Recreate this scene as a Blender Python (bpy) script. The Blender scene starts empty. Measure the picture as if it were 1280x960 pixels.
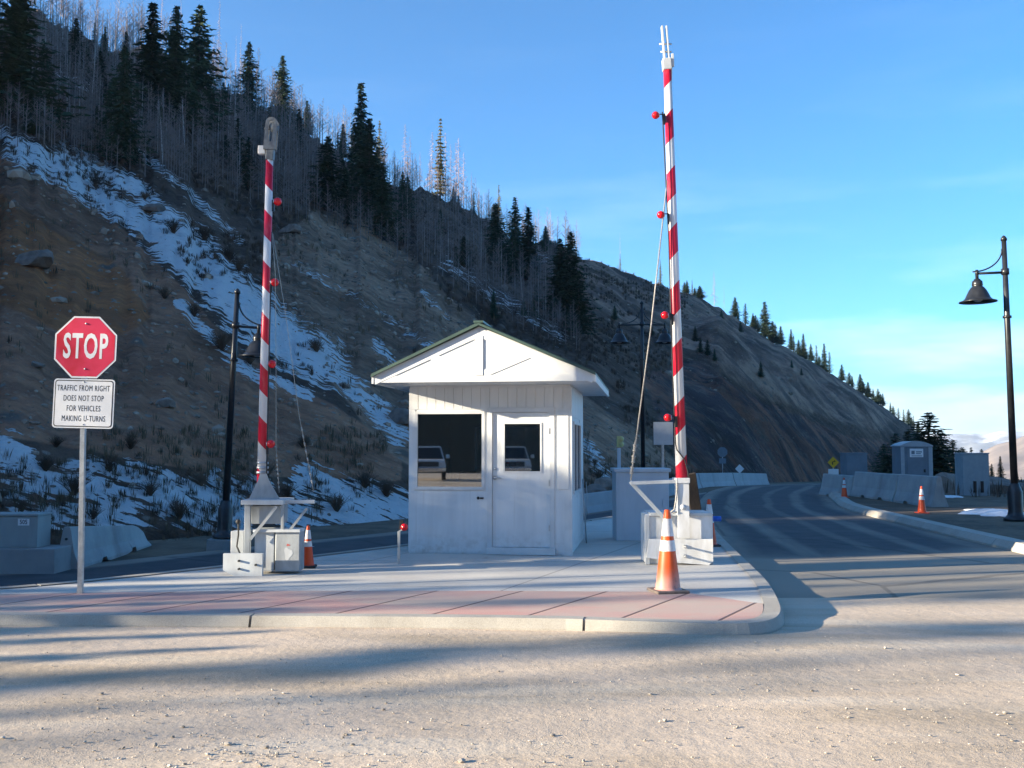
import bpy, bmesh, math, random
import numpy as np
from mathutils import Vector, Matrix, Euler
R = math.radians
rng = np.random.default_rng(7)
random.seed(7)
C = bpy.context.scene.collection
scene = bpy.context.scene

# ------------------------------------------------------------ camera, world, sun, exposure
CAMZ, FPX, PITCH = 1.7, 1244.0, R(3.68)
cam_d = bpy.data.cameras.new('camera'); cam = bpy.data.objects.new('camera', cam_d); C.objects.link(cam)
cam.location = (0, 0, CAMZ); cam.rotation_euler = (R(90) + PITCH, 0, 0)
cam_d.sensor_width = 36; cam_d.lens = FPX / 1280 * 36; cam_d.clip_end = 20000; cam_d.clip_start = 0.1
scene.camera = cam

SUN_EL, SUN_AZ = R(13.0), R(255.5)          # azimuth clockwise from +Y
sun_dir = Vector((math.sin(SUN_AZ) * math.cos(SUN_EL), math.cos(SUN_AZ) * math.cos(SUN_EL), math.sin(SUN_EL)))
world = bpy.data.worlds.new('World'); scene.world = world; world.use_nodes = True
wn = world.node_tree.nodes; wl = world.node_tree.links; wn.clear()
sky = wn.new('ShaderNodeTexSky'); sky.sky_type = 'NISHITA'; sky.sun_disc = False
sky.sun_elevation = SUN_EL; sky.sun_rotation = SUN_AZ; sky.altitude = 2800
sky.air_density = 1.0; sky.dust_density = 0.2; sky.ozone_density = 2.0
SKY_STRENGTH = 0.066
bg = wn.new('ShaderNodeBackground'); bg.inputs[1].default_value = SKY_STRENGTH
wo = wn.new('ShaderNodeOutputWorld')
# thin wisps of cirrus low in the sky
tc = wn.new('ShaderNodeTexCoord'); mp = wn.new('ShaderNodeMapping'); mp.inputs['Scale'].default_value = (2.2, 2.2, 13.0)
mp.inputs['Rotation'].default_value = (0, R(7), 0)
nz = wn.new('ShaderNodeTexNoise'); nz.inputs['Scale'].default_value = 1.6; nz.inputs['Detail'].default_value = 6; nz.inputs['Roughness'].default_value = .55
rmp = wn.new('ShaderNodeValToRGB'); rmp.color_ramp.elements[0].position = .50; rmp.color_ramp.elements[1].position = .70
sep = wn.new('ShaderNodeSeparateXYZ'); el = wn.new('ShaderNodeValToRGB')
for p, v in ((0.0, .95), (.06, .85), (.10, .42), (.17, .12), (.33, .03), (.5, .0)):
    e = el.color_ramp.elements.new(p); e.color = (v, v, v, 1)
el.color_ramp.elements.remove(el.color_ramp.elements[0]); el.color_ramp.elements.remove(el.color_ramp.elements[-1])
mul = wn.new('ShaderNodeMath'); mul.operation = 'MULTIPLY'
mixc = wn.new('ShaderNodeMixRGB'); mixc.inputs[2].default_value = (5.6, 6.6, 7.2, 1)
wl.new(tc.outputs['Generated'], mp.inputs[0]); wl.new(mp.outputs[0], nz.inputs[0]); wl.new(nz.outputs[0], rmp.inputs[0])
wl.new(tc.outputs['Generated'], sep.inputs[0]); wl.new(sep.outputs['Z'], el.inputs[0])
wl.new(rmp.outputs[0], mul.inputs[0]); wl.new(el.outputs[0], mul.inputs[1])
wl.new(mul.outputs[0], mixc.inputs[0])
tint = wn.new('ShaderNodeMixRGB'); tint.blend_type = 'MULTIPLY'; tint.inputs[0].default_value = 1; tint.inputs[2].default_value = (.29, .92, 1.27, 1)
wl.new(sky.outputs[0], tint.inputs[1]); wl.new(tint.outputs[0], mixc.inputs[1])
wl.new(mixc.outputs[0], bg.inputs[0]); wl.new(bg.outputs[0], wo.inputs[0])

sd = bpy.data.lights.new('sun', 'SUN'); sd.energy = 5.0; sd.angle = R(0.55); sd.color = (1.0, .87, .66)
so = bpy.data.objects.new('sun', sd); C.objects.link(so)
so.rotation_euler = (-sun_dir).to_track_quat('-Z', 'Y').to_euler()
scene.view_settings.view_transform = 'Standard'; scene.view_settings.look = 'None'
scene.view_settings.exposure = 2.05; scene.view_settings.gamma = 1.0
scene.cycles.volume_bounces = 0; scene.cycles.max_bounces = 6; scene.cycles.transparent_max_bounces = 6

# ------------------------------------------------------------ helpers
ST, CT = math.sin(PITCH), math.cos(PITCH)
def P(px, py, Y):
    """world point at forward distance Y seen at photo pixel px, py"""
    u, v = px - 640, 480 - py
    ry = FPX * CT - v * ST; rz = FPX * ST + v * CT
    return Vector((u * Y / ry, Y, CAMZ + rz * Y / ry))
def G(px, py, z=0.0):
    u, v = px - 640, 480 - py
    ry = FPX * CT - v * ST; rz = FPX * ST + v * CT
    Y = (z - CAMZ) * ry / rz
    return Vector((u * Y / ry, Y, z))
def proj(x, y, z):
    dz = z - CAMZ
    f = y * CT + dz * ST; up = -y * ST + dz * CT
    return 640 + FPX * x / f, 480 - FPX * up / f

def _h(ix, iy, seed):
    n = (ix.astype(np.int64) * 374761393 + iy.astype(np.int64) * 668265263 + seed * 982451653) & 0x7fffffff
    n = ((n ^ (n >> 13)) * 1274126177) & 0x7fffffff
    return ((n ^ (n >> 16)) & 0xffff) / 65535.0
def vnoise(x, y, seed=0):
    x = np.asarray(x, float); y = np.asarray(y, float)
    ix, iy = np.floor(x), np.floor(y); fx, fy = x - ix, y - iy
    fx = fx * fx * (3 - 2 * fx); fy = fy * fy * (3 - 2 * fy)
    a = _h(ix, iy, seed); b = _h(ix + 1, iy, seed); c = _h(ix, iy + 1, seed); d = _h(ix + 1, iy + 1, seed)
    return (a + (b - a) * fx) * (1 - fy) + (c + (d - c) * fx) * fy
def fbm(x, y, seed=0, o=4):
    s = 0; a = .5; t = 0
    for i in range(o):
        s = s + a * vnoise(x * 2 ** i, y * 2 ** i, seed + i * 17); t += a; a *= .5
    return s / t - .5

def sstep(a, b, x):
    t = np.clip((np.asarray(x, float) - a) / (b - a), 0, 1); return t * t * (3 - 2 * t)

class MB:
    """collects shapes, builds ONE mesh object"""
    def __init__(s): s.v = []; s.f = []; s.sm = []
    def add(s, vs, fs, smooth=False):
        o = len(s.v); s.v += [tuple(v) for v in vs]
        for f in fs: s.f.append(tuple(i + o for i in f)); s.sm.append(smooth)
        return s
    def box(s, x0, x1, y0, y1, z0, z1, M=None, bev=0.0):
        if bev > 0:
            bm = bmesh.new(); bmesh.ops.create_cube(bm, size=1)
            for v in bm.verts:
                v.co = Vector((x0 + (v.co.x + .5) * (x1 - x0), y0 + (v.co.y + .5) * (y1 - y0), z0 + (v.co.z + .5) * (z1 - z0)))
            bmesh.ops.bevel(bm, geom=list(bm.edges), offset=bev, segments=2, affect='EDGES', profile=.5)
            if M is not None: bm.transform(M)
            bm.verts.index_update()
            s.add([v.co for v in bm.verts], [[v.index for v in f.verts] for f in bm.faces]); bm.free(); return s
        vs = [Vector((x, y, z)) for z in (z0, z1) for y in (y0, y1) for x in (x0, x1)]
        if M is not None: vs = [M @ v for v in vs]
        return s.add(vs, [(0, 2, 3, 1), (4, 5, 7, 6), (0, 1, 5, 4), (2, 6, 7, 3), (0, 4, 6, 2), (1, 3, 7, 5)])
    def bar(s, a, b, w, d=None, up=Vector((0, 1, 0)), bev=0):
        a, b = Vector(a), Vector(b); d = d or w; z = (b - a).normalized()
        x = up.cross(z)
        if x.length < 1e-4: x = Vector((1, 0, 0)).cross(z)
        x.normalize(); y = z.cross(x)
        M = Matrix((x, y, z)).transposed().to_4x4(); M.translation = a
        return s.box(-w / 2, w / 2, -d / 2, d / 2, 0, (b - a).length, M, bev)
    def tube(s, pts, rad, n=8, cap=True, smooth=True):
        pts = [Vector(p) for p in pts]
        rad = rad if hasattr(rad, '__len__') else [rad] * len(pts)
        vs = []; fs = []; px = None
        for i, p in enumerate(pts):
            t = (pts[min(i + 1, len(pts) - 1)] - pts[max(i - 1, 0)]).normalized()
            if px is None:
                px = Vector((1, 0, 0)).cross(t) if abs(t.x) < .9 else Vector((0, 1, 0)).cross(t)
            x = (px - t * px.dot(t)).normalized(); px = x; y = t.cross(x)
            for k in range(n):
                a = 2 * math.pi * k / n; vs.append(p + (x * math.cos(a) + y * math.sin(a)) * rad[i])
        for i in range(len(pts) - 1):
            for k in range(n):
                k2 = (k + 1) % n; fs.append((i * n + k, i * n + k2, (i + 1) * n + k2, (i + 1) * n + k))
        s.add(vs, fs, smooth)
        if cap:
            o = len(s.v) - len(vs)
            s.f.append(tuple(o + k for k in range(n))[::-1]); s.sm.append(False)
            s.f.append(tuple(o + (len(pts) - 1) * n + k for k in range(n))); s.sm.append(False)
        return s
    def lathe(s, prof, n=24, c=(0, 0, 0), smooth=True, ax=None):
        vs = []; fs = []; c = Vector(c)
        for r, z in prof:
            for k in range(n):
                a = 2 * math.pi * k / n; p = Vector((r * math.cos(a), r * math.sin(a), z))
                if ax is not None: p = ax @ p
                vs.append(c + p)
        for i in range(len(prof) - 1):
            for k in range(n):
                k2 = (k + 1) % n; fs.append((i * n + k, i * n + k2, (i + 1) * n + k2, (i + 1) * n + k))
        return s.add(vs, fs, smooth)
    def ball(s, c, r, n=14, sc=(1, 1, 1)):
        prof = [(max(1e-4, r * math.sin(math.pi * i / n)), -r * math.cos(math.pi * i / n)) for i in range(n + 1)]
        return s.lathe(prof, n + 4, c, ax=Matrix.Diagonal(sc))
    def prism(s, poly, y0, y1, M=None):
        """poly in x,z, extruded along y"""
        n = len(poly); vs = [Vector((x, y0, z)) for x, z in poly] + [Vector((x, y1, z)) for x, z in poly]
        if M is not None: vs = [M @ v for v in vs]
        fs = [tuple(range(n)), tuple(range(2 * n - 1, n - 1, -1))] + [(i, i + n, (i + 1) % n + n, (i + 1) % n) for i in range(n)]
        return s.add(vs, fs)
    def build(s, name, mat, parent=None, recalc=True):
        me = bpy.data.meshes.new(name); me.from_pydata(s.v, [], s.f)
        me.polygons.foreach_set('use_smooth', s.sm); me.materials.append(mat); me.update()
        if recalc and len(s.f) < 20000:
            bm = bmesh.new(); bm.from_mesh(me); bmesh.ops.recalc_face_normals(bm, faces=bm.faces); bm.to_mesh(me); bm.free()
        o = bpy.data.objects.new(name, me); C.objects.link(o)
        if parent is not None: o.parent = parent
        return o
def np_mesh(name, V, F, mat, parent=None, smooth=False):
    me = bpy.data.meshes.new(name); V = np.asarray(V, np.float32); F = np.asarray(F, np.int32); k = F.shape[1]
    me.vertices.add(len(V)); me.vertices.foreach_set('co', V.ravel())
    me.loops.add(F.size); me.loops.foreach_set('vertex_index', F.ravel())
    me.polygons.add(len(F)); me.polygons.foreach_set('loop_start', np.arange(len(F), dtype=np.int32) * k)
    me.polygons.foreach_set('loop_total', np.full(len(F), k, np.int32))
    me.polygons.foreach_set('use_smooth', np.full(len(F), smooth, bool))
    me.materials.append(mat); me.update(calc_edges=True)
    o = bpy.data.objects.new(name, me); C.objects.link(o)
    if parent is not None: o.parent = parent
    return o
def attr(o, name, vals):
    a = o.data.attributes.new(name, 'FLOAT', 'POINT'); a.data.foreach_set('value', np.asarray(vals, np.float32).ravel())
def attr_v(o, name, vals):
    a = o.data.attributes.new(name, 'FLOAT_VECTOR', 'POINT'); a.data.foreach_set('vector', np.asarray(vals, np.float32).ravel())
def tag(o, label=None, cat=None, group=None, kind=None):
    if label: o['label'] = label
    if cat: o['category'] = cat
    if group: o['group'] = group
    if kind: o['kind'] = kind
    return o
def empty(name, loc, rz=0, tilt=(0, 0)):
    o = bpy.data.objects.new(name, None); C.objects.link(o); o.location = loc
    o.rotation_euler = (tilt[0], tilt[1], rz); o.empty_display_size = .2; return o
def kids(o): return list(o.children)
def copy_tree(o, parent=None, drop=()):
    c = o.copy(); C.objects.link(c); c.parent = parent
    for ch in kids(o):
        if ch.name.split('.')[0] in drop: continue
        copy_tree(ch, c)
    return c
def text(name, body, mat, size, loc, rot, parent, sx=1.0, bold=0.0, ext=.0008, space=1.0):
    cu = bpy.data.curves.new(name, 'FONT'); cu.body = body; cu.size = size; cu.extrude = ext; cu.offset = bold
    cu.align_x = 'CENTER'; cu.align_y = 'CENTER'; cu.space_character = space; cu.resolution_u = 3
    t = bpy.data.objects.new(name, cu); C.objects.link(t)
    me = bpy.data.meshes.new_from_object(t); bpy.data.objects.remove(t)
    me.transform(Matrix.Diagonal((sx, 1, 1, 1))); me.materials.clear(); me.materials.append(mat)
    o = bpy.data.objects.new(name, me); C.objects.link(o); o.location = loc; o.rotation_euler = rot; o.parent = parent
    return o

# ------------------------------------------------------------ materials
class NT:
    def __init__(s, name, rough=.8, metal=0, spec=.5):
        s.m = bpy.data.materials.new(name); s.m.use_nodes = True; s.n = s.m.node_tree.nodes; s.l = s.m.node_tree.links
        s.b = s.n['Principled BSDF']; s.b.inputs['Roughness'].default_value = rough; s.b.inputs['Metallic'].default_value = metal
        s.b.inputs['Specular IOR Level'].default_value = spec
        s.tc = s.n.new('ShaderNodeTexCoord')
    def put(s, sock, v):
        if hasattr(v, 'links'): s.l.new(v, sock)
        elif isinstance(v, (tuple, list)) and len(v) == 3 and sock.type == 'RGBA': sock.default_value = (*v, 1)
        else: sock.default_value = v
    def coords(s, kind='Object', scale=(1, 1, 1), rot=(0, 0, 0), src=None):
        mp = s.n.new('ShaderNodeMapping'); s.l.new(src if src is not None else s.tc.outputs[kind], mp.inputs[0])
        mp.inputs['Scale'].default_value = scale; mp.inputs['Rotation'].default_value = rot; return mp.outputs[0]
    def pos(s):
        g = s.n.new('ShaderNodeNewGeometry'); return g.outputs['Position']
    def noise(s, vec, scale, detail=4, rough=.55, dist=0):
        t = s.n.new('ShaderNodeTexNoise'); s.l.new(vec, t.inputs['Vector']); t.inputs['Scale'].default_value = scale
        t.inputs['Detail'].default_value = detail; t.inputs['Roughness'].default_value = rough; t.inputs['Distortion'].default_value = dist
        return t.outputs['Fac']
    def voro(s, vec, scale, feat='F1', out='Distance', rnd=1):
        t = s.n.new('ShaderNodeTexVoronoi'); s.l.new(vec, t.inputs['Vector']); t.inputs['Scale'].default_value = scale
        t.feature = feat; t.inputs['Randomness'].default_value = rnd; return t.outputs[out]
    def math(s, op, a, b=0.0, c=0.0, clamp=False):
        t = s.n.new('ShaderNodeMath'); t.operation = op; t.use_clamp = clamp
        s.put(t.inputs[0], a); s.put(t.inputs[1], b); s.put(t.inputs[2], c); return t.outputs[0]
    def ramp(s, f, a, b, lo=0.0, hi=1.0):
        t = s.n.new('ShaderNodeMapRange'); t.interpolation_type = 'SMOOTHSTEP'; s.put(t.inputs[0], f)
        t.inputs[1].default_value = a; t.inputs[2].default_value = b; t.inputs[3].default_value = lo; t.inputs[4].default_value = hi
        return t.outputs[0]
    def mix(s, f, a, b, mode='MIX'):
        t = s.n.new('ShaderNodeMixRGB'); t.blend_type = mode; s.put(t.inputs[0], f); s.put(t.inputs[1], a); s.put(t.inputs[2], b); return t.outputs[0]
    def attr(s, name):
        t = s.n.new('ShaderNodeAttribute'); t.attribute_name = name; return t
    def bump(s, h, strength=.4, dist=.02):
        t = s.n.new('ShaderNodeBump'); t.inputs['Strength'].default_value = strength; t.inputs['Distance'].default_value = dist
        s.l.new(h, t.inputs['Height']); s.l.new(t.outputs[0], s.b.inputs['Normal'])
    def sep(s, v):
        t = s.n.new('ShaderNodeSeparateXYZ'); s.l.new(v, t.inputs[0]); return t.outputs
    def color(s, c): s.put(s.b.inputs['Base Color'], c)
    def rough(s, c): s.put(s.b.inputs['Roughness'], c)

def simple(name, col, col2=None, rough=.7, metal=0, scale=6, spec=.5, bump=0, bscale=60, streak=(1, 1, 1)):
    t = NT(name, rough, metal, spec); v = t.coords('Object', streak)
    c2 = col2 or tuple(x * .82 for x in col)
    f = t.ramp(t.noise(v, scale, 6, .6), .35, .68); t.color(t.mix(f, col, c2))
    if bump: t.bump(t.noise(v, bscale, 4), bump, .004)
    return t.m
M = {}
M['paint'] = simple('white_paint', (.80, .81, .80), (.70, .71, .70), .45, scale=3, bump=.05, streak=(1, 1, .3))
M['trim'] = simple('white_trim', (.68, .69, .69), (.60, .61, .61), .4, scale=4)
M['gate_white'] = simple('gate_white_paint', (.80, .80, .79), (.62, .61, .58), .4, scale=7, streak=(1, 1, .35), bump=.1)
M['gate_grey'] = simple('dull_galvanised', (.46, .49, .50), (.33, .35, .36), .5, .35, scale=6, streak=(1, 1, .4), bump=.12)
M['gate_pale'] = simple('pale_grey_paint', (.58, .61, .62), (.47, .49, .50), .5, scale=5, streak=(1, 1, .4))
M['steel'] = simple('galvanised_steel', (.55, .57, .58), (.42, .44, .45), .38, .7, scale=25)
M['chain'] = simple('dirty_cable', (.50, .47, .42), (.34, .32, .29), .6, .3, scale=40)
M['black'] = simple('black_paint', (.016, .018, .022), (.028, .03, .035), .32, .2, scale=8)
M['rubber'] = simple('rubber', (.025, .025, .027), (.04, .04, .04), .75)
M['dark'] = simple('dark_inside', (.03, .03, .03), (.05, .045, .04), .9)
M['red_lens'] = simple('red_lens', (.75, .01, .02), (.6, .01, .015), .15, scale=3)
M['roof_green'] = simple('green_metal_roof', (.075, .12, .10), (.06, .10, .085), .4, .3, scale=4)
M['roof_inner'] = simple('beige_panel', (.20, .17, .14), (.15, .13, .11), .8)
M['blue'] = simple('blue_plastic', (.01, .12, .65), (.01, .10, .5), .4)
M['wood_dark'] = simple('weathered_brown_wood', (.035, .024, .017), (.02, .014, .01), .85, scale=10, streak=(6, 6, .6), bump=.4)
M['bin_grey'] = simple('grey_plastic', (.17, .21, .25), (.14, .175, .21), .5, scale=2)
M['bin_roof'] = simple('grey_white_plastic', (.35, .39, .42), (.30, .34, .37), .5)
M['cab_grey'] = simple('grey_green_cabinet', (.30, .34, .34), (.25, .28, .28), .5, scale=3, streak=(1, 1, .3))
M['util_white'] = simple('utility_blue_white', (.62, .68, .74), (.55, .61, .67), .5, scale=4, streak=(1, 1, .3))
M['white_film'] = simple('white_sheeting', (.78, .78, .78), (.72, .72, .72), .35)
M['sign_back'] = simple('sign_aluminium', (.52, .54, .56), (.44, .46, .48), .45, .5, scale=3)
M['black_film'] = simple('black_lettering', (.012, .012, .014), (.02, .02, .02), .4)
M['yellow'] = simple('yellow_sheeting', (.80, .45, .02), (.72, .40, .02), .4)
M['yellow_grn'] = simple('yellowish_housing', (.55, .55, .25), (.45, .45, .2), .5)
M['headlight'] = simple('headlight_glass', (.8, .8, .8), (.7, .7, .7), .1)
M['chrome'] = simple('chrome', (.7, .7, .7), (.6, .6, .6), .15, 1)
M['truck_white'] = simple('truck_white', (.82, .82, .80), (.75, .75, .73), .25)

t = NT('red_sheeting', .35); v = t.coords()
t.color(t.mix(t.ramp(t.noise(v, 2.2, 3), .42, .66), (.66, .035, .09), (.5, .008, .02))); M['red_film'] = t.m

def concrete(name, c1, c2, stain=(.16, .12, .09), amt=.5, joints=False):
    t = NT(name, .88, 0, .3); v = t.coords('Object')
    f = t.ramp(t.noise(v, 1.3, 7, .6), .35, .7); c = t.mix(f, c1, c2)
    sp = t.ramp(t.noise(v, 140, 2), .3, .7, .85, 1.12); c = t.mix(1, c, sp, 'MULTIPLY')
    s = t.ramp(t.noise(t.coords('Object', (1, 1, .5)), .7, 8, .65, .5), .56, .74, 0, amt); c = t.mix(s, c, stain)
    t.color(c); t.bump(t.math('ADD', t.noise(v, 180, 3), t.math('MULTIPLY', t.noise(v, 12, 4), 2)), .25, .006); return t.m
M['conc_pav'] = concrete('concrete_paving', (.44, .415, .375), (.36, .34, .31), (.24, .19, .14), .35)
M['conc_kerb'] = concrete('concrete_kerb', (.42, .395, .35), (.34, .315, .275), (.22, .18, .135), .6)
M['conc_bar'] = concrete('concrete_barrier', (.40, .41, .40), (.30, .31, .31), (.17, .13, .10), .5)
M['conc_base'] = concrete('concrete_pad', (.30, .31, .31), (.23, .24, .24), (.13, .11, .09), .5)
M['conc_wall'] = concrete('concrete_far_barrier', (.42, .44, .45), (.36, .38, .39), (.2, .17, .14), .3)
# ------------------------------------------------------------ terrain
LROAD = [(-30, 5.5), (-16, 8.2), (-8.6, 8.9), (-5.6, 10.9), (-3.7, 13.3), (-1.8, 15.9), (0, 18.6), (2, 22), (4.6, 26.8)]      # near edge of left road
LFAR = [(-34, 14), (-18, 15.2), (-11.5, 15.6), (-8.8, 16.9), (-6.2, 20.9), (-2.9, 25.6), (.2, 29.8), (3.2, 33.2), (7.6, 39.0)]
RL = [(3.0, 11.2), (3.2, 13.8), (3.6, 17.2), (4.0, 20.3), (4.5, 24), (4.6, 26.8), (7.6, 39.0), (10.4, 46), (14.2, 55), (22, 70), (38, 98), (70, 145), (120, 215)]
RR = [(9.5, 11.2), (8.0, 13.8), (8.2, 17.2), (8.45, 20.3), (8.8, 24.5), (9.1, 27.5), (11.2, 35.5), (14.4, 44), (19.2, 54), (27.5, 68), (43, 94), (75, 139), (125, 207)]
def poly_sd(x, y, pts):
    """signed distance to open polyline, positive on its left (travel direction)"""
    x = np.asarray(x, float); y = np.asarray(y, float)
    best = np.full(x.shape, 1e9); sg = np.zeros(x.shape)
    for (ax, ay), (bx, by) in zip(pts[:-1], pts[1:]):
        dx, dy = bx - ax, by - ay; L = dx * dx + dy * dy
        t = np.clip(((x - ax) * dx + (y - ay) * dy) / L, 0, 1)
        d = np.hypot(x - ax - t * dx, y - ay - t * dy); s = np.sign(dx * (y - ay) - dy * (x - ax))
        m = d < best; best = np.where(m, d, best); sg = np.where(m, s, sg)
    return best * sg
def zg(x, y):
    x = np.asarray(x, float); y = np.asarray(y, float)
    sl = poly_sd(x, y, LROAD[1:]); dip = -.45 * sstep(0.0, 1.2, sl) * sstep(9, 1.0, x) 
    sr = -poly_sd(x, y, RR[1:7])          # right of the right edge
    up = .13 * sstep(.05, .3, sr) * sstep(11.5, 13.5, y) * sstep(40, 34, y)
    dirt = fbm(x * .5, y * .5, 5) * .10 * sstep(.8, 2.5, sr) * sstep(13, 18, y)
    far = -.03 * np.maximum(0, y - 44) - .05 * np.maximum(0, y - 34) * sstep(3, 8, sr) * sstep(60, 45, y)
    far = far - .10 * np.maximum(0, np.minimum(y, 900) - 230) * .35
    far = far + .065 * sstep(7.0, 8.6, y) * sstep(10.5, 9.6, y) * sstep(6, 2, x)
    back = -.02 * np.maximum(0, -y - 25)
    return dip + up + dirt + far + back
def zg1(x, y): return float(zg(np.array([x]), np.array([y]))[0])

def axis(parts):
    a = []
    for lo, hi, n in parts: a += list(np.linspace(lo, hi, n, endpoint=False))
    a.append(parts[-1][1]); return np.array(a)
xs = axis([(-6000, -600, 10), (-600, -100, 14), (-100, -20, 22), (-20, 20, 140), (20, 60, 40), (60, 200, 30), (200, 900, 20), (900, 6000, 12)])
ys = axis([(-1500, -200, 8), (-200, -20, 18), (-20, 2, 14), (2, 36, 125), (36, 70, 50), (70, 260, 50), (260, 1000, 22), (1000, 7000, 14)])
XX, YY = np.meshgrid(xs, ys); ZZ = zg(XX, YY)
near = (sstep(-14, -6, XX) * sstep(14, 6, XX) * sstep(12, 9, YY) * sstep(-2, 2, YY))
ZZ = ZZ + near * fbm(XX * .8, YY * .8, 3) * .03
def grid_mesh(name, X, Y, Z, mat, smooth=True):
    h, w = X.shape; V = np.stack([X, Y, Z], -1).reshape(-1, 3); i = np.arange(h * w).reshape(h, w)
    F = np.stack([i[:-1, :-1], i[:-1, 1:], i[1:, 1:], i[1:, :-1]], -1).reshape(-1, 4)
    return np_mesh(name, V, F, mat, smooth=smooth)

t = NT('gravel_ground', .95, 0, .25); p = t.pos()
base = t.mix(t.ramp(t.noise(p, .55, 7, .62), .36, .66), (.60, .485, .375), (.49, .395, .30))
base = t.mix(t.ramp(t.noise(t.coords(src=p, scale=(.22, 1, 1)), .9, 5, .6), .44, .68, 0, .7), base, (.34, .27, .19)); base = t.mix(t.ramp(t.noise(t.coords(src=p, scale=(.12, .9, 1), rot=(0, 0, R(9))), 1.6, 5, .6), .5, .72, 0, .5), base, (.62, .56, .46))
peb = t.voro(p, 60); pc = t.voro(p, 60, out='Color'); pcs = t.sep(pc)[0]
base = t.mix(t.ramp(peb, .12, .32, .35, 0), base, t.mix(pcs, (.24, .21, .18), (.66, .60, .52)))
speck = t.noise(p, 90, 3, .7); base = t.mix(1, base, t.ramp(speck, .3, .7, .78, 1.2), 'MULTIPLY')
dirt = t.mix(t.ramp(t.noise(p, .8, 7, .65), .38, .62), (.155, .115, .08), (.085, .065, .048))
dirt = t.mix(t.ramp(t.noise(p, 6, 5, .7), .5, .75, 0, .7), dirt, (.22, .19, .14))
forest = t.mix(t.noise(p, .2, 4), (.05, .05, .03), (.16, .13, .09))
a = t.attr('dirt').outputs['Fac']; b2 = t.attr('far').outputs['Fac']
am = t.ramp(t.math('ADD', a, t.math('MULTIPLY', t.math('SUBTRACT', t.noise(p, 1.1, 5), .5), .5)), .4, .6)
base = t.mix(am, base, dirt); t.color(t.mix(b2, base, forest))
t.bump(t.math('ADD', t.math('MULTIPLY', t.ramp(peb, .0, .35, 1, 0), t.ramp(t.noise(p, 1.3, 5, .6), .45, .65, .15, 1)), t.math('MULTIPLY', t.noise(p, 9, 7, .62), 2.2)), .5, .009)
gm = t.m
ground = grid_mesh('ground', XX, YY, ZZ, gm); tag(ground, kind='structure')
sr = -poly_sd(XX, YY, RR[1:8]); sfar = poly_sd(XX, YY, LFAR)
dirtm = np.maximum(sstep(-.1, .5, sr) * sstep(12, 14.5, YY), sstep(-.6, .3, sfar) * sstep(-5, 10, YY + 20))
dirtm = np.maximum(dirtm, sstep(30, 40, YY))
attr(ground, 'dirt', dirtm); attr(ground, 'far', sstep(60, 110, np.hypot(XX, YY)))

# ---- roads as ribbons a little above the ground
def ribbon(name, A, B, mat, off, nu, step):
    A = np.array(A, float); B = np.array(B, float)
    La = np.r_[0, np.cumsum(np.hypot(*np.diff((A + B) / 2, axis=0).T))]
    n = int(La[-1] / step); s = np.linspace(0, La[-1], n)
    # smooth the edges
    def samp(Q):
        q = np.stack([np.interp(s, La, Q[:, i]) for i in (0, 1)], 1)
        k = max(1, int(2.0 / step)); ker = np.ones(2 * k + 1) / (2 * k + 1)
        qp = np.pad(q, ((k, k), (0, 0)), mode='reflect', reflect_type='odd')
        return np.stack([np.convolve(qp[:, i], ker, 'valid') for i in (0, 1)], 1)
    a, b = samp(A), samp(B); u = np.linspace(0, 1, nu)
    X = a[:, None, 0] * (1 - u) + b[:, None, 0] * u; Y = a[:, None, 1] * (1 - u) + b[:, None, 1] * u
    Z = zg(X, Y) + off; Z[0] -= .06; o = grid_mesh(name, X, Y, Z, mat)
    S = np.repeat(s[:, None], nu, 1); U = np.repeat(u[None], n, 0)
    attr_v(o, 'rc', np.stack([U, S, 0 * S], -1)); return o, X, Y, a, b
def asphalt(name, bands, dustcol=(.33, .29, .235)):
    t = NT(name, .85, 0, .3); p = t.pos(); rc = t.attr('rc').outputs['Vector']; U, S, _ = t.sep(rc)
    c = t.mix(t.ramp(t.noise(p, 2.0, 6, .6), .35, .7), (.050, .052, .058), (.072, .073, .078))
    c = t.mix(1, c, t.ramp(t.noise(p, 160, 2), .3, .7, .7, 1.35), 'MULTIPLY')
    wob = t.math('MULTIPLY', t.math('SUBTRACT', t.noise(t.coords(src=rc, scale=(1, .12, 1)), 1.0, 3), .5), .16)
    uw = t.math('ADD', U, wob); d = None
    for cen, wid, am in bands:
        g = t.math('MULTIPLY', t.ramp(t.math('ABSOLUTE', t.math('SUBTRACT', uw, cen)), wid * .25, wid, 1, 0), am)
        d = g if d is None else t.math('MAXIMUM', d, g)
    d = t.math('MULTIPLY', d, t.ramp(t.noise(t.coords(src=rc, scale=(14, .35, 1)), 1.0, 5, .6), .25, .7, .55, 1))
    d = t.math('MAXIMUM', d, t.attr('dust').outputs['Fac'])
    d = t.math('ADD', d, t.math('MULTIPLY', t.math('SUBTRACT', t.noise(p, .9, 6, .65), .5), .35), clamp=True)
    c = t.mix(t.math('MULTIPLY', d, 1.0, clamp=True), c, t.mix(t.noise(p, .6, 5), dustcol, tuple(x * .8 for x in dustcol)))
    cr = t.voro(t.coords(src=t.mix(.12, p, t.noise(p, 1.5, 4))), .22, feat='DISTANCE_TO_EDGE'); c = t.mix(t.ramp(cr, .003, .008, .4, 0), c, (.02, .02, .022))
    t.color(c); t.bump(t.noise(p, 150, 3), .4, .006); return t.m
m1 = asphalt('asphalt_exit_road', [(0.0, .16, .85), (.27, .07, .62), (.52, .045, .35), (.72, .06, .55), (1.0, .13, .7)])
r1, X1, Y1, ra, rb = ribbon('road', RL, RR, m1, .022, 25, .4); tag(r1, kind='structure')
e1 = sstep(17.2, 15.0, Y1 + (fbm(X1 * .5, Y1 * .5, 9)) * 3 - (X1 - 5) * .12)
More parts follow.
